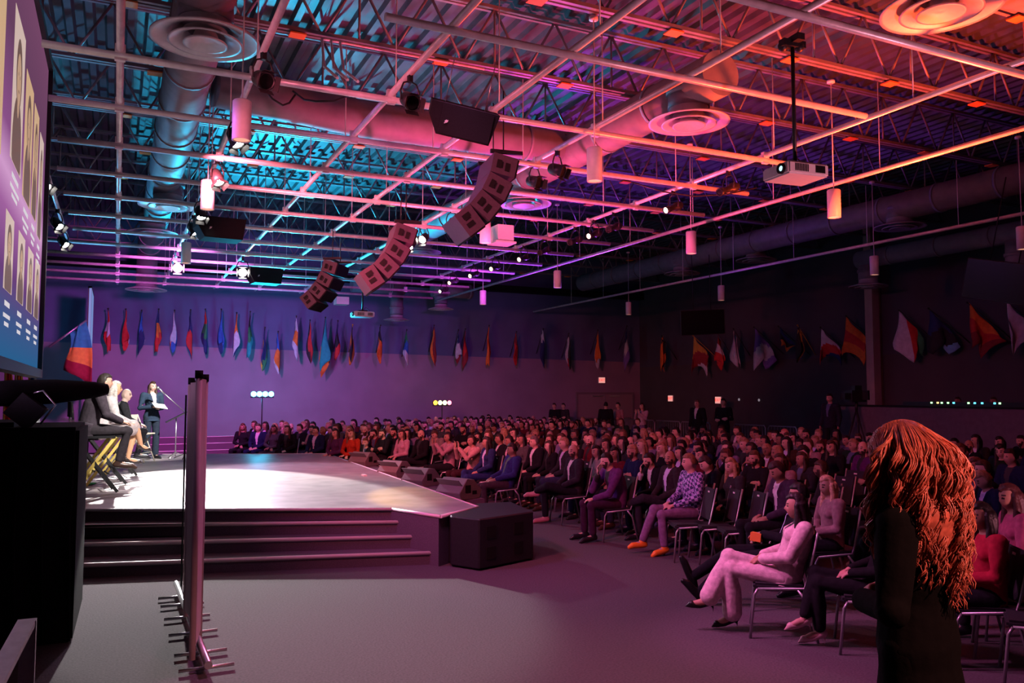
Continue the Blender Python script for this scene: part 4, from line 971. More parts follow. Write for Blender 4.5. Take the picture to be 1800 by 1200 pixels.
        if top == 'jacket':
            for sx in (-1, 1):   # lapels
                tube(bm, [c0+rt*sx*.062+fdir*.03-ax*.01, J['chest']+ax*.03+rt*sx*.062+fdir*.128, J['chest']-ax*.10+rt*sx*.018+fdir*.135], [.014,.018,.008], 6)
        g = remesh(bm, max(vox, .010), 3, .5)
        g.materials.append(M['cloth'] if not pattern else pattern); g.materials.append(M['shirt'])
        if vopen:
            H_ = (J['neck']-J['chest']).length
            for p in g.polygons:
                l = p.center-J['chest']; f = l.dot(fdir); u = l.dot(ax); x = abs(l.dot(rt))
                if f > .03 and u > -.13 and x < (.014+.046*(u+.13)/(H_+.13)): p.material_index = 1
        out['top'] = g
    # ---- legs
    if legs == 'trousers':
        bm = NB()
        ellip_loft(bm, [(J['pelvis']-up1.normalized()*.085, .15, .11, hp, up1.normalized().cross(hp)), (J['pelvis'], .178, .13, hp, up1.normalized().cross(hp)), (J['pelvis'].lerp(J['waist'], .6), .15*fw, .118, hp, up1.normalized().cross(hp))])
        for q in 'RL':
            a, k_, h_ = J['ank'+q], J['knee'+q], J['hip'+q]
            e = k_.lerp(a, .93)
            chain(bm, [h_, h_.lerp(k_, .5), k_, k_.lerp(e, .5), e], [.096, .082, .068+wide*.3, .060+wide*.7, .052+wide])
            # cloth folds around the knee
            tube(bm, [k_+V((-.05,.03,.03)), k_+V((0,.04,-.05)), k_+V((.05,.02,.03))], .016, 6)
        g = remesh(bm, max(vox, .011), 3, .5); g.materials.append(M['cloth']); out['trousers'] = g
    elif legs == 'skirt':
        bm = NB(); chain(bm, [J['pelvis'], (J['kneeR']+J['kneeL'])/2+V((0,.05,0))], [.15,.13]); 
        for q in 'RL': chain(bm, [J['hip'+q], J['knee'+q]+V((0,.03,0))], [.10,.08])
        g = remesh(bm, .014, 4); g.materials.append(M['cloth']); out['skirt'] = g
    # ---- shoes
    for q in 'RL':
        a, t = J['ank'+q], J['toe'+q]; d = (t-a); fl = V((d.x, d.y, 0)); L = fl.length; fl.normalize(); sl = d.normalized()
        bm = NB()
        heelp = a-d.normalized()*.035+V((0,0,-.055)) if not heel else a+V((0,0,-.03))-fl*.03
        if heel:
            chain(bm, [heelp+V((0,0,.012)), a.lerp(t, .5)+V((0,0,-.034)), t+V((0,0,.0)), t+sl*.06], [.036, .026, .033, .006])
            tube(bm, [heelp+V((0,0,-.01)), heelp+V((0,0,-.05))-fl*.012, V((heelp.x,heelp.y,heelp.z-heel))-fl*.012], [.018,.008,.005], 8)
        else:
            chain(bm, [heelp, a.lerp(t, .5)+V((0,0,-.022)), t+V((0,0,.004)), t+sl*.05], [.040, .041, .038, .026])
            chain(bm, [a+V((0,0,.0)), heelp], [.043, .038])
        g = remesh(bm, .009, 2); g.materials.append(M['shoe']); out['shoe'+q] = g
    # ---- hair
    if hair != 'bald':
        bm = NB(); rnd = random.Random(3)
        vs = bmesh.ops.create_uvsphere(bm, u_segments=28, v_segments=20, radius=1)['verts']; k_ = .93 if female else .98
        for v in vs:
            x, y, z = v.co
            face = y < -.05 and z < (.52+.25*(abs(x) if hair != 'short' else .3*abs(x)))
            low = z < (-.25 if y > 0 else -.05)
            sc = 1.10+.05*max(0, z)+(.02*math.sin(9*x+5*z)+.02*math.sin(13*y))
            if hair in ('long', 'bob', 'tied'): sc += .05; low = z < -.7
            if face or low: sc = .80
            v.co = hc+R @ (V((x*.076*sc, y*.096*sc, z*.115*sc))*k_)
        if hair in ('long', 'bob'):
            ln = hairlen if hair == 'long' else .13
            bk = R @ V((0, 1, 0)); rx = R @ V((1, 0, 0)); upz = V((0,0,1))
            secs = []
            for j in range(7):
                u = j/6; c = hc+bk*(.035+.035*min(1,u*1.6))+V((0, 0, .04-u*(.04+ln+.06))); secs.append((c+V((0,.012*math.sin(u*6),0)), .088*(1-.30*u*u)+.006*math.sin(u*11), .062-.028*u, rx, bk))
            ellip_loft(bm, secs)
            for sx in (-1, 1):
                tube(bm, [hc+rx*sx*.070+V((0,0,.03))+bk*.0, hc+rx*sx*.082+V((0,0,-.08))+bk*.01, hc+rx*sx*.085+bk*.0+V((0,0,-.08-ln*.55)), hc+rx*sx*.075-bk*.03+V((0,0,-.08-ln*.95))], [.022,.03,.032,.014], 8)
        if hair == 'tied': bk = R @ V((0, 1, 0)); ball(bm, hc+bk*.12+V((0,0,.02)), .045)
        g = remesh(bm, .010, 2); g.materials.append(M['hair']); out['hair'] = g
    return out
def place(meshes, label, loc, rz, cols, group=None, s=1.0, cat='person', first=False):
    """cols: skin, top, trousers, hair, shoe colours"""
    t = thing('person', label, cat, loc, rz, group); t.scale = (s, s, s)
    b = objm('body', meshes['body'], None, t, color=cols[0])
    for k, nm, ci in (('top', 'jacket', 1), ('trousers', 'trousers', 2), ('skirt', 'skirt', 2), ('hair', 'hair', 3), ('shoeR', 'shoe', 4), ('shoeL', 'shoe', 4)):
        if k in meshes: objm(nm, meshes[k], None, t, color=cols[ci])
    return t
SKINS = [(.52,.33,.25), (.45,.27,.20), (.36,.20,.14), (.56,.38,.30), (.28,.15,.10)]
def face_to(dx, dy): return math.atan2(dx, -dy)
# ------------------------------------------------------------------ banquet chair
def chair_parts():
    P_ = {}
    bm = NB(); prism(bm, [(-.21,-.22),(.21,-.22),(.20,.20),(-.20,.20)], .40, .455); bmesh.ops.bevel(bm, geom=bm.edges[:], offset=.018, segments=2, affect='EDGES'); P_['seat'] = (bm, M['chairfab'])
    bm = NB(); R = Matrix.Rotation(math.radians(-11), 3, 'X'); box(bm, (-.195,.20,.50), (.195,.235,.89), rot=R, piv=(0,.2,.45)); bmesh.ops.bevel(bm, geom=bm.edges[:], offset=.012, segments=2, affect='EDGES'); P_['backrest'] = (bm, M['chairfab'])
    bm = NB(); box(bm, (-.03,.196,.83), (.03,.199,.85), rot=R, piv=(0,.2,.45)); P_['number_tag'] = (bm, M['white'])
    for sx, n in ((-1, 'R'), (1, 'L')):
        bm = NB(); tube(bm, [(sx*.215,-.18,.41),(sx*.215,-.21,.36),(sx*.235,-.25,.0)], .012, 8); P_['front_leg'+n] = (bm, M['chairmetal'])
        bm = NB(); tube(bm, [(sx*.212,-.18,.41),(sx*.212,.19,.43),(sx*.208,.225,.52),(sx*.208,.31,.90)], .012, 8); tube(bm, [(sx*.212,.14,.42),(sx*.225,.21,.33),(sx*.235,.29,.0)], .012, 8); P_['rear_leg'+n] = (bm, M['chairmetal'])
    return P_
CP = {}
for k, (bm, m_) in chair_parts().items():
    bmesh.ops.recalc_face_normals(bm, faces=bm.faces); me = bpy.data.meshes.new(k); bm.to_mesh(me); bm.free(); me.materials.append(m_); CP[k] = me
def chair(loc, rz, label, group, parts=True):
    t = thing('banquet_chair', label, 'chair', loc, rz, group)
    for k, me in CP.items():
        if not parts and k in ('number_tag',): continue
        nm = {'front_legR':'leg','front_legL':'leg','rear_legR':'side_frame','rear_legL':'side_frame'}.get(k, k)
        objm(nm, me, None, t)
    return t
# ------------------------------------------------------------------ crowd figures
VX = .013
SEAT = [
 ('m', figure(yaw=-.15, pitch=0, vox=VX)),
 ('m', figure(dict(wrR=(.10,-.10,.80), wrL=(-.08,-.13,.77), elR=(-.22,.0,.73), elL=(.22,.0,.73), hdR=(1,-.1,.1), hdL=(-1,-.1,.1), hnR=(0,-1,.2), hnL=(0,-1,.2)), yaw=.1, vox=VX, beard=True, top='sweater', vopen=False)),
 ('f', figure(dict(kneeR=(.0,-.40,.58), ankR=(.15,-.52,.26), toeR=(.2,-.67,.17)), yaw=-.3, female=True, hair='long', vox=VX, heel=.0)),
 ('f', figure(dict(wrR=(.05,-.13,.62), wrL=(-.02,-.16,.64)), yaw=.2, pitch=.12, female=True, hair='long', hairlen=.22, vox=VX, top='sweater', vopen=False)),
 ('m', figure(dict(chest=(0,.06,.83), neck=(0,-.02,.98), head=(0,-.08,1.10), shR=(-.18,.01,.94), shL=(.18,.01,.94), elR=(-.17,-.22,.68), wrR=(-.03,-.20,.92), hdR=(.1,-.2,1), hnR=(-.6,-.8,0), elL=(.2,-.15,.66), wrL=(.02,-.30,.58)), pitch=.05, vox=VX, hair='short', beard=True)),
 ('m', figure(dict(kneeL=(.02,-.40,.60), ankL=(-.20,-.50,.50), toeL=(-.28,-.62,.44), head=(0,.07,1.14)), yaw=.35, vox=VX, hair='bald', beard=True)),
 ('f', figure(dict(elR=(-.20,-.15,.80), wrR=(-.07,-.27,1.02), elL=(.20,-.15,.80), wrL=(.07,-.27,1.02), hdR=(.1,0,1), hdL=(-.1,0,1), hnR=(0,1,0), hnL=(0,1,0)), female=True, hair='tied', vox=VX, top='sweater', vopen=False)),
 ('m', figure(dict(head=(.02,.0,1.11), neck=(0,.05,.985)), pitch=.45, vox=VX, hair='short')),
 ('f', figure(yaw=-.25, female=True, hair='bob', vox=VX)),
 ('m', figure(dict(waist=(0,.14,.66), chest=(0,.20,.81), neck=(0,.22,.96), head=(0,.19,1.09), shR=(-.18,.22,.92), shL=(.18,.22,.92), elR=(-.25,.12,.68), elL=(.25,.12,.68), kneeR=(-.1,-.42,.46), ankR=(-.1,-.62,.10), toeR=(-.12,-.74,.13)), yaw=-.2, vox=VX, hair='short', vopen=True)),
]
DESC = {0:'short dark hair',1:'a dark beard and folded arms',2:'long hair and one knee crossed',3:'long straight hair',4:'chin resting on hand',5:'shaven head and one leg crossed',6:'hands raised holding a phone',7:'head bowed over lap',8:'chin-length hair',9:'reclining with legs stretched'}
TOPS = [('black',(.012,.012,.015)),('black',(.014,.013,.016)),('charcoal',(.03,.03,.035)),('navy',(.012,.018,.06)),('dark brown',(.05,.022,.015)),('grey',(.07,.068,.07)),('pale pink',(.28,.17,.18)),('maroon',(.10,.012,.02)),('black',(.012,.012,.015)),('cream',(.26,.23,.21)),('dark green',(.015,.04,.025)),('lilac',(.15,.12,.22)),('charcoal',(.03,.03,.035))]
HAIRS = [(.012,.008,.006),(.02,.012,.008),(.05,.026,.014),(.10,.05,.025),(.012,.008,.006),(.35,.22,.12)]
rc = random.Random(5)
used = []
NP = 0
def seatperson(pos, rz, label_place, group, kind=None, cols=None, empty=False, parts=True, label=None, chairlabel=None, s=None):
    global NP
    pos = V(pos)
    for u in used:
        if (u-pos.xy).length < .46: return
    used.append(pos.xy.copy())
    tn, tc_ = rc.choice(TOPS); k = kind if kind is not None else rc.choice([0,0,0,1,2,2,3,3,4,5,7,8,8,9,0,3,2,1] + ([6] if rc.random() < .5 else []))
    hr = rc.choice(HAIRS); sk = rc.choice(SKINS)
    tr = rc.choice([(.012,.012,.016),(.02,.022,.04),(.05,.045,.045),(.015,.015,.02),(.04,.05,.10)]); sh = rc.choice([(.02,.02,.02),(.05,.025,.012),(.35,.35,.35)])
    sc = s or rc.uniform(.95, 1.04); jx = rc.uniform(-.15, .15)
    if cols: tn, tc_, tr, hr, sh = cols
    chair(pos, rz, chairlabel or (f'black banquet chair, ' + ('empty, ' if empty else '') + label_place), 'banquet chairs in '+group, parts)
    if empty: return
    NP += 1
    who = 'man' if SEAT[k][0] == 'm' else 'woman'
    lab = label or f'{who} in {tn} top, {DESC[k]}, {label_place}'
    ws = lab.split()
    if len(ws) > 16: lab = f'{who} in {tn} top, {label_place}'
    place(SEAT[k][1], lab, pos, rz+jx*.6, (sk, tc_, tr, hr, sh), 'seated people in '+group, sc)
def in_view(p, m=60):
    v = V((p[0], p[1], .8-CAM_H)); w_ = v.dot(_F)
    return w_ > 1.5 and -m < 900+F_PX*v.dot(_R)/w_ < 1800+m
# --- people picked out one by one, placed where their heads are seen
def at_head(px, py, z=1.17): p = PZ(px, py, z); return V((p.x, p.y, 0))
BK, NV, GR = (.012,.012,.015), (.012,.018,.06), (.04,.04,.045)
DK = (.015,.015,.02)
L3 = face_to(-1, .25)
HERO = [ # px, py, kind, cols(top name, top, trousers, hair, shoe), facing, label
 (423,749,3,('black',BK,DK,(.10,.03,.02),DK), (-.6,-.8), 'woman in black dress with auburn hair, leftmost seated behind the stage'),
 (450,750,0,('navy',NV,NV,(.08,.04,.03),DK), (-.6,-.8), 'man in navy suit seated second from left behind the stage'),
 (477,752,3,('grey',(.06,.06,.07),GR,(.04,.02,.01),DK), (-.6,-.8), 'woman with long brown hair seated below the cyan lamp bar'),
 (500,753,2,('black',BK,DK,(.08,.03,.02),DK), (-.7,-.7), 'woman in black beside the man in light blue shirt'),
 (524,753,1,('light blue',(.16,.28,.50),DK,(.03,.02,.015),DK), (-.75,-.7), 'man in light blue shirt with folded arms'),
 (549,755,0,('navy',NV,DK,(.02,.015,.01),DK), (-.8,-.6), 'man in navy jacket leaning, right of light blue shirt'),
 (582,759,3,('plum',(.06,.02,.07),DK,(.03,.015,.01),DK), (-.85,-.5), 'woman in plum top seated before the farthest wedge monitor'),
 (610,760,3,('black and red',(.30,.02,.01),DK,(.12,.05,.02),DK), (-.85,-.5), 'woman with bright red blouse seated behind farthest wedge monitor'),
 (664,760,1,('black',BK,DK,(.03,.02,.015),DK), (-.95,-.3), 'bearded man in black holding a cup right of cameraman'),
 (698,761,3,('pale pink',(.50,.30,.38),DK,(.05,.025,.015),DK), (-.95,-.3), 'woman in pale pink top with long brown hair, front row'),
 (731,762,5,('black',BK,DK,(.01,.01,.01),DK), (-1,-.15), 'bald man in black in front row left of the phone holder'),
 (778,766,6,('dusty pink',(.36,.22,.26),DK,(.02,.012,.01),DK), (-1,-.1), 'person in dusty pink shirt raising a phone, front row'),
 (819,772,6,('cream pink',(.45,.28,.25),(.04,.015,.02),(.03,.015,.01),DK), (-1,-.1), 'woman with both arms raised taking a photo, front row'),
 (845,775,2,('blue',(.02,.03,.10),(.02,.03,.12),(.03,.02,.015),(.1,.07,.05)), (-1,0), 'person in blue suit with one leg crossed, front row'),
 (876,783,9,('royal blue',(.03,.03,.14),(.06,.04,.05),(.02,.012,.01),(.55,.40,.22)), (-1,0), 'man in royal blue suit with tan shoes at front row'),
 (929,774,0,('black',BK,DK,(.12,.10,.09),DK), (-1,.05), 'older grey-haired man in black seated behind the royal blue suit'),
 (994,790,5,('charcoal',(.03,.025,.035),DK,(.01,.01,.01),(.45,.2,.2)), (-1,.1), 'bald bearded man in dark suit and lilac shirt, front row'),
 (1067,802,4,('purple',(.12,.04,.16),(.05,.02,.05),(.02,.012,.01),DK), (-1,.12), 'man in purple sweater leaning on his knees, front row'),
 (1163,810,5,('black open',(.03,.025,.03),(.03,.03,.04),(.04,.02,.015),DK), (-1,.15), 'bearded man in open dark jacket beside checked shirt man'),
]
for px, py, k, cols, fd, lab in HERO:
    p = at_head(px, py, 1.11 if px == 1163 else 1.17); seatperson(p+V((fd[0],fd[1],0)).normalized()*(-.07), face_to(*fd), '', 'the front row around the stage', k, cols, label=lab, chairlabel='black banquet chair under the '+' '.join(lab.split()[:11]), s=1.0)
# the man in the checked shirt, with orange shoes
pat = bpy.data.materials.new('checked_shirt'); pat.use_nodes = True; nt = pat.node_tree; bs = nt.nodes['Principled BSDF']; bs.inputs['Roughness'].default_value = .85
tc = nt.nodes.new('ShaderNodeTexCoord'); mp = nt.nodes.new('ShaderNodeMapping'); mp.inputs['Rotation'].default_value = (0,.5,.4); nt.links.new(tc.outputs['Object'], mp.inputs[0])
ck = nt.nodes.new('ShaderNodeTexChecker'); ck.inputs['Scale'].default_value = 26; ck.inputs[1].default_value = (.04,.03,.14,1); ck.inputs[2].default_value = (.42,.36,.70,1); nt.links.new(mp.outputs[0], ck.inputs[0]); nt.links.new(ck.outputs[0], bs.inputs['Base Color'])
chk = figure(dict(kneeL=(.12,-.42,.50), ankL=(.14,-.40,.11), kneeR=(-.04,-.44,.55), ankR=(-.10,-.58,.15), toeR=(-.10,-.72,.10), wrR=(-.07,-.22,.62), wrL=(.06,-.22,.60)), yaw=-.2, vox=.010, hair='short', top='shirt', vopen=False, pattern=pat)
p = at_head(1197, 806, 1.212); rz = face_to(-1, .12); used.append(p.xy)
place(chk, 'man in blue checked shirt, lilac trousers and orange shoes at front row end', p+V((.07,0,0)), rz, ((.55,.33,.28), BK, (.22,.13,.26), (.22,.12,.07), (.85,.25,.03)), 'seated people in the front row around the stage', 1.02)
chair(p+V((.07,0,0)), rz, 'black banquet chair under the man in checked shirt', 'banquet chairs in the front row around the stage')
# three empty chairs beside him
for i, (px, py) in enumerate([(1247,857),(1291,859),(1334,864)]):
    c = PZ(px, py, .88); d = V((-.93,.37,0)).normalized(); q = V((c.x,c.y,0))+d*.28; used.append(q.xy)
    chair(q, face_to(-.93,.37), ['empty black banquet chair next to the checked shirt man','middle one of the three empty black banquet chairs','empty black banquet chair, rightmost of the three empty ones'][i], 'banquet chairs in the front row around the stage')
# second-row faces that stand out
HERO2 = [(1330,798,4,('orange',(.75,.20,.02),DK,(.02,.012,.01),DK),'man in bright orange sweater resting chin on hand'),
 (1285,795,4,('black',BK,DK,(.08,.03,.02),DK),'man in black with hand on chin left of orange sweater'),
 (1445,842,3,('checked pink',(.35,.20,.22),DK,(.75,.45,.30),DK),'woman with long blonde hair near the redhead standing'),
 (1412,790,7,('black',BK,DK,(.02,.012,.01),DK),'man in black looking down, behind the empty chairs'),
 (1510,790,5,('purple red',(.10,.02,.12),DK,(.02,.012,.01),DK),'bearded man in purple sweater just left of the redhead'),
 (1365,825,7,('plum grey',(.05,.03,.06),DK,(.04,.02,.02),DK),'man in plum sweater looking down behind empty chairs'),
 (1297,822,7,('black',BK,DK,(.02,.012,.01),DK),'dark-haired man in black behind the leftmost empty chair'),
 (1240,806,7,('black',BK,DK,(.03,.02,.02),DK),'man with glasses in dark jacket beside the checked shirt'),
 (1770,803,0,('navy',NV,DK,(.015,.01,.008),DK),'bearded man in navy jacket at right edge among empty chairs'),
 (1697,778,5,('black',BK,DK,(.01,.01,.01),DK),'bald man in black just right of the redhead'),
 (1752,775,3,('black',BK,DK,(.02,.012,.01),DK),'woman in black in the row behind navy jacket man'),
 (1790,772,1,('black',BK,DK,(.02,.012,.01),DK),'bearded man in black at right edge, rear row'),
 (1375,760,8,('pink',(.45,.2,.2),DK,(.55,.22,.14),DK),'woman with coral hair in a pink top, mid crowd')]
for px, py, k, cols, lab in HERO2:
    seatperson(at_head(px, py), face_to(-1, .3), '', 'the middle rows', k, cols, label=lab, chairlabel='black banquet chair under the '+' '.join(lab.split()[:11]))
# right foreground seats behind the standing woman
for px, py, k, cols, lab in [(1712,893,3,('crimson',(.40,.02,.05),DK,(.012,.008,.008),DK),'woman in crimson sleeves with long black hair, right foreground'),
  (1762,873,3,('pink',(.45,.10,.20),DK,(.06,.02,.02),DK),'woman in pink top with dark hair, right foreground'),
  (1795,905,3,('dark',BK,DK,(.012,.008,.008),DK),'woman in dark clothes cut off by the right edge')]:
    seatperson(at_head(px, py), face_to(-.8, .6), '', 'the right foreground', k, cols, label=lab, chairlabel='black banquet chair under the '+' '.join(lab.split()[:9]))
for i, (px, py) in enumerate([(1735,1165),(1790,1215)]):
    c = PZ(px, py, 0); q = V((c.x,c.y,0))+V((.35,.05,0)); used.append(q.xy); chair(q, face_to(-.6,.8), ['banquet chair with gold-lit legs at lower right, farther one','banquet chair at the lower right corner, nearest the camera'][i], 'banquet chairs in the right foreground')
# --- the seating blocks
def block(name, o, along, back, ns, nr, dirf, keep, pe):
    o, along, back = V(o), V(along), V(back)
    for r in range(nr):
        for s_ in range(ns):
            p = o+along*(s_*.56)+back*(r*.93); p.x += rc.uniform(-.04,.04); p.y += rc.uniform(-.04,.04)
            if not keep(p) or not in_view(p): continue
            seatperson((p.x, p.y, 0), face_to(*dirf)+rc.uniform(-.08,.08), f'{ORD[s_]} seat of {ORD[r]} row, {name} block', f'the {name} block', empty=rc.random() < pe, parts=True)
block('far', (3.6,25.0), (.40,-.916), (.916,.40), 13, 12, (-.95,-.45), lambda p: p.y < 30.0 and p.x < 16.6 and p.y > 17.9-.0*(p.x), .03)
block('middle', (7.3,17.6), (0,-1), (1,0), 17, 9, (-1,.08), lambda p: p.y > 8.6-.1*(p.x-7.3) and p.y < 17.9, .05)
block('near', (6.5,6.4), (.74,.67), (.67,-.74), 14, 8, (-.75,.66), lambda p: p.y <= 8.2-.1*(p.x-7.3) and p.x > 5.9+0*p.y and p.x < 14.8 and not (p.y < 5.4 and p.x < 7.3), .35)
print('PEOPLE', NP)
# ------------------------------------------------------------------ standing people
ST = dict(pelvis=(0,.02,.94), waist=(0,.015,1.10), chest=(0,.02,1.26), neck=(0,.03,1.45), head=(0,.0,1.60), hipR=(-.09,.01,.92), hipL=(.09,.01,.92), kneeR=(-.10,-.01,.50), kneeL=(.10,-.01,.50), ankR=(-.11,.03,.09), ankL=(.11,.03,.09), toeR=(-.13,-.13,.03), toeL=(.13,-.13,.03),
 shR=(-.185,.03,1.40), shL=(.185,.03,1.40), elR=(-.24,.06,1.13), elL=(.24,.06,1.13), wrR=(-.25,-.04,.89), wrL=(.25,-.04,.89), hdR=(.05,-.1,-1), hdL=(-.05,-.1,-1), hnR=(-1,0,0), hnL=(1,0,0))
stm = figure(ST, vox=VX, hem=.08)
stf = figure({**ST, 'elR':(-.22,-.08,1.20), 'elL':(.22,-.08,1.20), 'wrR':(-.06,-.24,1.38), 'wrL':(.06,-.24,1.38), 'hdR':(.1,0,1), 'hdL':(-.1,0,1), 'hnR':(0,1,0), 'hnL':(0,1,0)}, vox=VX, female=True, hair='long', top='sweater', vopen=False)
sta = figure({**ST, 'elR':(-.25,.03,1.14), 'elL':(.25,.03,1.14), 'wrR':(.06,-.15,1.14), 'wrL':(-.04,-.17,1.10), 'hdR':(1,-.1,.1), 'hdL':(-1,-.1,.1), 'hnR':(0,-1,0), 'hnL':(0,-1,0)}, vox=VX, hair='short', top='sweater', vopen=False)
def stander(px, X_, mesh, cols, fd, lab, s=1.0, z=0, Y_=None):
    p = PX(px, 700, X_) if X_ else PY(px, 700, Y_)
    place(mesh, lab, (p.x, p.y, z), face_to(*fd), cols, 'people standing behind the seats', s)
sk = SKINS[0]
stander(1458, 17.0, stm, (sk, (.02,.02,.035), DK, (.02,.012,.01), DK), (-1,-.2), 'man in dark suit and white shirt standing beside the control booth', 1.04, .30)
stander(1225, 17.6, stm, (sk, BK, BK, (.15,.1,.08), DK), (-1,-.4), 'bald-looking guard in black standing left of the other guard', 1.10)
stander(1271, 17.6, sta, (sk, BK, BK, (.02,.015,.01), DK), (-1,-.4), 'guard in black with folded arms standing before the exit sign', 1.13)
stander(1065, 16.4, stm, (sk, BK, BK, (.01,.01,.01), DK), (.7,.7), 'person in black seen from behind before the double doors', 1.04)
stander(1086, 17.0, sta, (sk, (.35,.2,.22), GR, (.02,.012,.01), DK), (-1,-.1), 'person in pale top standing right of the dark back figure', 1.03)
stander(1128, 16.6, stf, (sk, (.42,.30,.34), GR, (.03,.015,.01), DK), (-1,-.3), 'woman in pale top standing and holding up a phone', 1.03)
stander(974, None, sta, (sk, BK, BK, (.02,.012,.01), DK), (-1,-.5), 'person in black standing at left of the far pair', 1.0, 0, 29.4)
stander(990, None, sta, (sk, (.03,.025,.03), BK, (.02,.012,.01), DK), (-1,-.5), 'person with pale sleeves standing at right of far pair', 1.0, 0, 29.2)
for i, (px, lab) in enumerate([(1683,'operator standing behind the console, left one'), (1706,'operator bending low behind the lit console, middle one'), (1746,'operator behind the console, right one')]):
    p = PX(px, 700, 19.2); place(stm, 'dim '+lab, (p.x, p.y, .32 if i != 1 else .2), face_to(-1,-.1), ((.40,.2,.14), BK, BK, (.05,.03,.02), DK), 'operators behind the booth', .98 if i != 1 else .96)
for i, (px, py) in enumerate([(407,734),(540,736)]): pass
# ------------------------------------------------------------------ people on the stage
spk = figure({**ST, 'elR':(-.25,.05,1.13), 'elL':(.24,.04,1.13), 'wrR':(-.08,-.19,1.15), 'wrL':(.04,-.21,1.11), 'hdR':(.7,-.6,.1), 'hdL':(-.5,-.8,.1), 'hnR':(-.3,-.3,-.6), 'hnL':(.2,-.2,-.7)}, vox=.009, female=True, hair='long', hairlen=.24, hem=.10, flare=.015, wide=.02, yaw=.0)
b0 = PZ(265, 806, ZS)
place(spk, 'woman in navy trouser suit standing at the microphone holding papers', b0, face_to(.45,-1), ((.62,.40,.32), (.03,.05,.085), (.025,.035,.055), (.05,.022,.014), DK), None, 1.02)
bm = NB(); box(bm, (-.15,-.11,-.003), (.15,.11,.003), rot=Matrix.Rotation(.5, 3, 'X')); d = V((.41,-.91,0)); o = obj('paper_sheets', bm, M['paper'], None, b0+d*.31+V((0.02,0,1.20))); o.rotation_euler = (0, .15, face_to(.45,-1)); tag(o, 'white sheets of paper in the hands of the standing speaker', 'papers')
HI = .32
def up(Jd, h=HI): return {k: ((v[0], v[1], v[2]+h) if k[:2] not in ('hd','hn') else v) for k, v in Jd.items()}
sj = up({**BASE})
man = {**sj, 'waist':(0,.05,.99), 'chest':(0,.0,1.16), 'neck':(0,-.07,1.32), 'head':(0,-.12,1.46), 'shR':(-.19,-.04,1.275), 'shL':(.19,-.04,1.275), 'elR':(-.24,-.12,1.03), 'elL':(.24,-.12,1.03), 'wrR':(-.08,-.33,.93), 'wrL':(.08,-.33,.93), 'pelvis':(0,.07,.82), 'kneeR':(-.12,-.40,.80), 'kneeL':(.12,-.42,.80), 'ankR':(-.11,-.30,.40), 'ankL':(.11,-.34,.38), 'toeR':(-.12,-.46,.33), 'toeL':(.12,-.50,.31)}
mm_ = figure(man, vox=.009, yaw=.05, hem=.12, flare=.02, hair='short', top='jacket', vopen=True)
pm = PZ(207, 862, ZS)+V((-.35,-.05,0)); pm.z = ZS
rzm = face_to(1, .12)
place(mm_, 'man in dark grey suit seated on the nearest tall folding chair', pm, rzm, ((.45,.25,.18), (.045,.035,.045), (.03,.025,.03), (.02,.012,.01), (.04,.02,.015)), None, 1.12)
director_chair((pm.x, pm.y, ZS), rzm, 'tall black folding chair with yellow legs under the grey suit man', 1.12)
wm_ = figure({**man, 'kneeR':(-.02,-.42,.90), 'ankR':(.12,-.52,.58), 'toeR':(.14,-.64,.50)}, vox=.010, female=True, hair='long', hem=.1, legs='skirt', sleeve=1.0, heel=.07)
p2 = pm+V((.15,1.15,0)); place(wm_, 'woman in dress and heels seated behind the grey suit man', p2, rzm, ((.62,.34,.20), (.55,.5,.5), (.5,.42,.42), (.6,.55,.5), (.03,.02,.02)), None, 1.06)
director_chair((p2.x, p2.y, ZS), rzm, 'tall folding chair second from the front under woman in dress', 1.06)
bm_ = figure({**man, 'head':(0,-.1,1.47)}, vox=.010, hair='bald', hem=.1, yaw=-.5)
p3 = pm+V((.36,2.6,0)); place(bm_, 'bald man in dark suit and white shirt seated farthest on stage', p3, rzm, ((.68,.48,.40), (.03,.03,.035), DK, (.02,.012,.01), DK), None, .98)
director_chair((p3.x, p3.y, ZS), rzm, 'tall folding chair under the bald man on stage', .98)
# the cameraman crouching between the wedges
cr_ = {k: v for k, v in BASE.items()}
low_ = {k: ((v[0], v[1], v[2]-.24) if k[:2] not in ('hd','hn') else v) for k, v in {**cr_, 'elR':(-.2,-.2,.82), 'wrR':(-.07,-.32,.98), 'hdR':(.2,-.3,.9), 'elL':(.2,-.2,.80), 'wrL':(.08,-.33,.92), 'hdL':(-.2,-.3,.9)}.items()}
cf = figure({**low_, 'kneeR':(-.14,-.30,.42), 'kneeL':(.14,-.34,.30), 'ankR':(-.13,-.10,.10), 'ankL':(.13,.02,.09), 'toeR':(-.14,-.26,.035), 'toeL':(.14,-.10,.035)}, vox=.011, hair='short', yaw=.3)
p = PX(640, 700, 5.42); pc = V((5.42, p.y, 0)); fa = face_to(-.85,-.55); place(cf, 'young man with lit brown hair crouching with camera between wedge monitors', pc, fa, ((.62,.42,.30), BK, BK, (.16,.08,.03), DK), None, 1.0)
bm = NB(); box(bm, (-.07,-.04,-.05), (.07,.04,.05)); lathe(bm, [(.0,.12),(.04,.12),(.042,.03),(0,.03)], (0,0,0), 16, axis=(0,-1,0)); box(bm, (-.03,-.03,.05), (.03,.03,.075)); fd = V((-.85,-.55,0)).normalized(); o = obj('photo_camera', bm, M['blackp'], None, pc+fd*.42+V((0,0,.78))); o.rotation_euler = (0,0,fa); tag(o, 'black photo camera held by the crouching young man', 'camera')
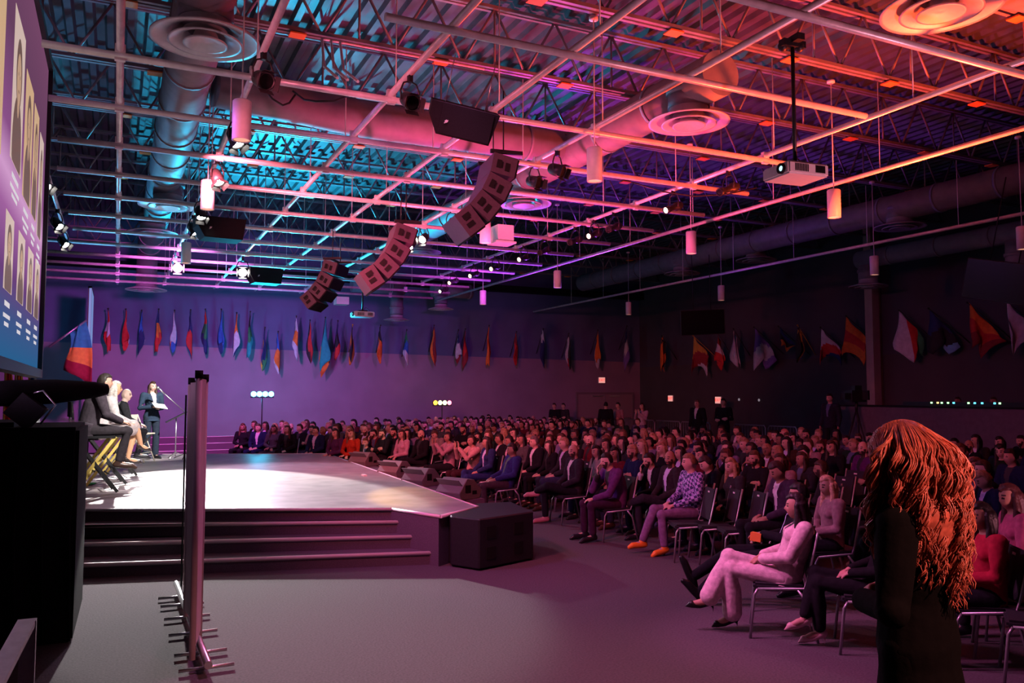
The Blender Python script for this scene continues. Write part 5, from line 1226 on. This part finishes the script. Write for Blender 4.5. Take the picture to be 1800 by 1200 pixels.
# ------------------------------------------------------------------ woman in the pink-white suit, front right
wj = dict(pelvis=(0,.06,.51), waist=(0,.11,.66), chest=(0,.17,.81), neck=(0,.20,.95), head=(0,.15,1.085), hipR=(-.085,.03,.49), hipL=(.085,.03,.49),
 kneeL=(.05,-.40,.53), ankL=(.03,-.40,.13), toeL=(.03,-.53,.045), kneeR=(-.02,-.42,.62), ankR=(.10,-.60,.27), toeR=(.12,-.74,.22),
 shR=(-.165,.21,.905), shL=(.165,.21,.905), elR=(-.23,.08,.69), elL=(.23,.08,.69), wrR=(-.05,-.15,.64), wrL=(.06,-.16,.63), hdR=(.4,-.8,-.3), hdL=(-.5,-.8,-.3), hnR=(-.2,-.2,1), hnL=(.3,-.2,1))
wf = figure(wj, vox=.007, female=True, hair='long', hairlen=.32, hem=.09, flare=.03, wide=.035, heel=.085, curl=.8, yaw=0, pitch=.02)
wp = PZ(1372, 1112, 0); wp.z = 0; wr = face_to(-.74,.67)
place(wf, 'woman in pale pink suit with crossed legs seated at front right', wp, wr, ((.42,.22,.16), (.72,.52,.56), (.72,.52,.56), (.02,.010,.012), (.008,.008,.008)), None, 1.0)
chair(wp, wr, 'grey-legged banquet chair under the woman in pale pink suit', 'banquet chairs in the right foreground')
# the dark-clothed man with outstretched boots beyond her
dj = dict(waist=(0,.13,.66), chest=(0,.20,.80), neck=(0,.23,.95), head=(0,.20,1.08), shR=(-.18,.23,.91), shL=(.18,.23,.91), elR=(-.24,.10,.68), elL=(.24,.10,.68), kneeR=(-.06,-.44,.50), ankR=(.02,-.82,.24), toeR=(.02,-.90,.38), kneeL=(.14,-.42,.46), ankL=(.14,-.74,.12), toeL=(.16,-.86,.20), wrR=(-.03,-.14,.66), wrL=(.05,-.16,.70))
df = figure(dj, vox=.009, hair='short', beard=False)
dp = wp+V((.62,.66,0)); used.append(dp.xy)
place(df, 'person in black with legs stretched out beyond the pink suit woman', dp, wr, ((.42,.2,.15), BK, (.014,.014,.018), (.012,.008,.008), (.008,.008,.009)), None, 1.0)
chair(dp, wr, 'black banquet chair under the person with outstretched boots', 'banquet chairs in the right foreground')
bm = NB(); box(bm, (-.08,-.05,-.04), (.08,.05,.04)); o = obj('snack_box', bm, [M['orange']], None, dp+V((-.18,.10,.67))); o.rotation_euler = (.1,.1,.7); tag(o, 'small orange packet on the lap of person in black', 'packet')
# woman with pale heels, mostly hidden by the standing woman
hf = figure({**wj, 'kneeR':(-.05,-.42,.60), 'ankR':(.06,-.52,.24), 'toeR':(.08,-.64,.16)}, vox=.009, female=True, hair='bob', heel=.085, top='sweater', vopen=False)
hp_ = PZ(1530, 1140, 0); hp_.z = 0
place(hf, 'woman in black with pale pink heels behind the standing redhead', hp_, wr, ((.50,.26,.22), BK, BK, (.02,.012,.01), (.65,.42,.42)), None, .96)
chair(hp_, wr, 'banquet chair mostly hidden behind the standing redhead', 'banquet chairs in the right foreground')
# ------------------------------------------------------------------ the standing woman with long red curls
rp = PZ(1592, 735, 1.97); vdir = V((rp.x, rp.y, 0)).normalized(); rp = vdir*3.45; 
bm = NB(); box(bm, (rp.x-.7, rp.y-.7, 0), (rp.x+.8, rp.y+.55, .20)); 
rs = obj('riser', bm, M['black']); tag(rs, 'low black riser under the standing woman with red hair', 'platform'); rs.location = (0,0,0)
rj = {**ST, 'head':(0,-.01,1.62), 'shR':(-.185,.03,1.385), 'shL':(.185,.03,1.385), 'elR':(-.27,.03,1.10), 'elL':(.27,.04,1.10), 'wrR':(-.07,-.15,1.10), 'wrL':(.09,-.15,1.08), 'hdR':(.95,-.2,.0), 'hdL':(-.95,-.2,.0), 'hnR':(-.2,-.5,.6), 'hnL':(.2,-.5,.6)}
rf = figure(rj, vox=.008, female=True, hair='bald', top='jacket', vopen=False, hem=.52, flare=.085, wide=.03, heel=.0)
rt_ = face_to(-.30, .95)
H0 = rp+V((0,0,.20))
red = place(rf, 'standing woman in long black coat with long curly red hair', H0, rt_, ((.50,.28,.22), (.003,.003,.0035), (.003,.003,.0035), (.3,.07,.02), (.01,.01,.01)), None, 1.0)
hm = mat('red_hair', (.44,.115,.075), .36, noise=.6, nscale=38)
bm = NB(); rh = random.Random(9); hc = V((0,-.01,1.62))
b2 = NB(); vs = bmesh.ops.create_uvsphere(b2, u_segments=28, v_segments=20, radius=1)['verts']
for v in vs:
    x, y, z = v.co; sc = 1.24+.04*math.sin(7*x+4*z)
    if y < -.62 and z < .25: sc = .85
    v.co = hc+V((x*.076*sc*1.1, y*.10*sc, z*.115*sc*.97))
X1, Y1 = V((1,0,0)), V((0,1,0))
ellip_loft(b2, [(hc+V((.012*math.sin(6*u),.03+.085*min(1,u*2)-.02*u,.03-u*.47)), .105+.070*math.sin(PI*min(1,u*.95))-.035*max(0,u-.6)/.4, .08+.02*math.sin(PI*u)-.05*max(0,u-.6)/.4, X1, Y1) for u in [k/8 for k in range(9)]])
core = remesh(b2, .012, 4)
bm.from_mesh(core)
for i in range(290):
    a = rh.uniform(-.40*PI, 1.40*PI); el = rh.uniform(-.1, 1.57)
    ln0 = rh.uniform(.26, .55)*(1-.10*abs(math.cos(a)))
    ex0 = math.cos(a)*rh.uniform(.11,.20)+rh.uniform(-.05,.05); ey0 = (.05 if math.sin(a) > -.2 else -.02)+max(-.3, math.sin(a))*rh.uniform(.08,.15)
    amp0 = rh.uniform(.009,.019); fr0 = rh.uniform(19,34); ph0 = rh.uniform(0,6.28); sw0 = rh.uniform(-.03,.03); f2 = rh.uniform(4,8); sp = rh.uniform(.004,.009)
    for q in range(13):
        a2 = a+rh.gauss(0,.07); el2 = el+rh.gauss(0,.06)
        st_ = hc+V((math.cos(a2)*math.cos(el2)*.106, math.sin(a2)*math.cos(el2)*.126-.004, abs(math.sin(el2))*.136))
        ln = ln0*rh.uniform(.86,1.08); ex = ex0+rh.gauss(0,sp); ey = ey0+rh.gauss(0,sp); am0 = amp0*rh.uniform(.75,1.2); ph = ph0+rh.gauss(0,.35); fr = fr0*ln/.5*rh.uniform(.96,1.04)
        pts = []; rr = []; n = 26; r0 = rh.choice((.0020,.0026,.0034))
        for j in range(n+1):
            u = j/n; e = min(1, u*ln/.17)
            px_ = st_.x+(ex-st_.x)*(1-(1-e)**2); py_ = st_.y+(ey-st_.y)*(1-(1-e)**2); pz_ = st_.z-u*ln-(.015*min(1,u*8))
            if u < .35: px_ += (st_.x*.32)*math.sin(u/.35*PI); py_ += .022*math.sin(u/.35*PI)
            px_ *= 1-.35*max(0, u*ln-.30)/.25; am = am0*min(1, .15+u*2.2)
            pts.append((px_+am*math.sin(fr*u+ph)+sw0*math.sin(f2*u), py_+am*math.cos(fr*u+ph)*.9, pz_)); rr.append(r0*(1-.5*u)+.0005)
        tube(bm, pts, rr, 3)
ho = obj('hair', bm, hm, red, fix=False)
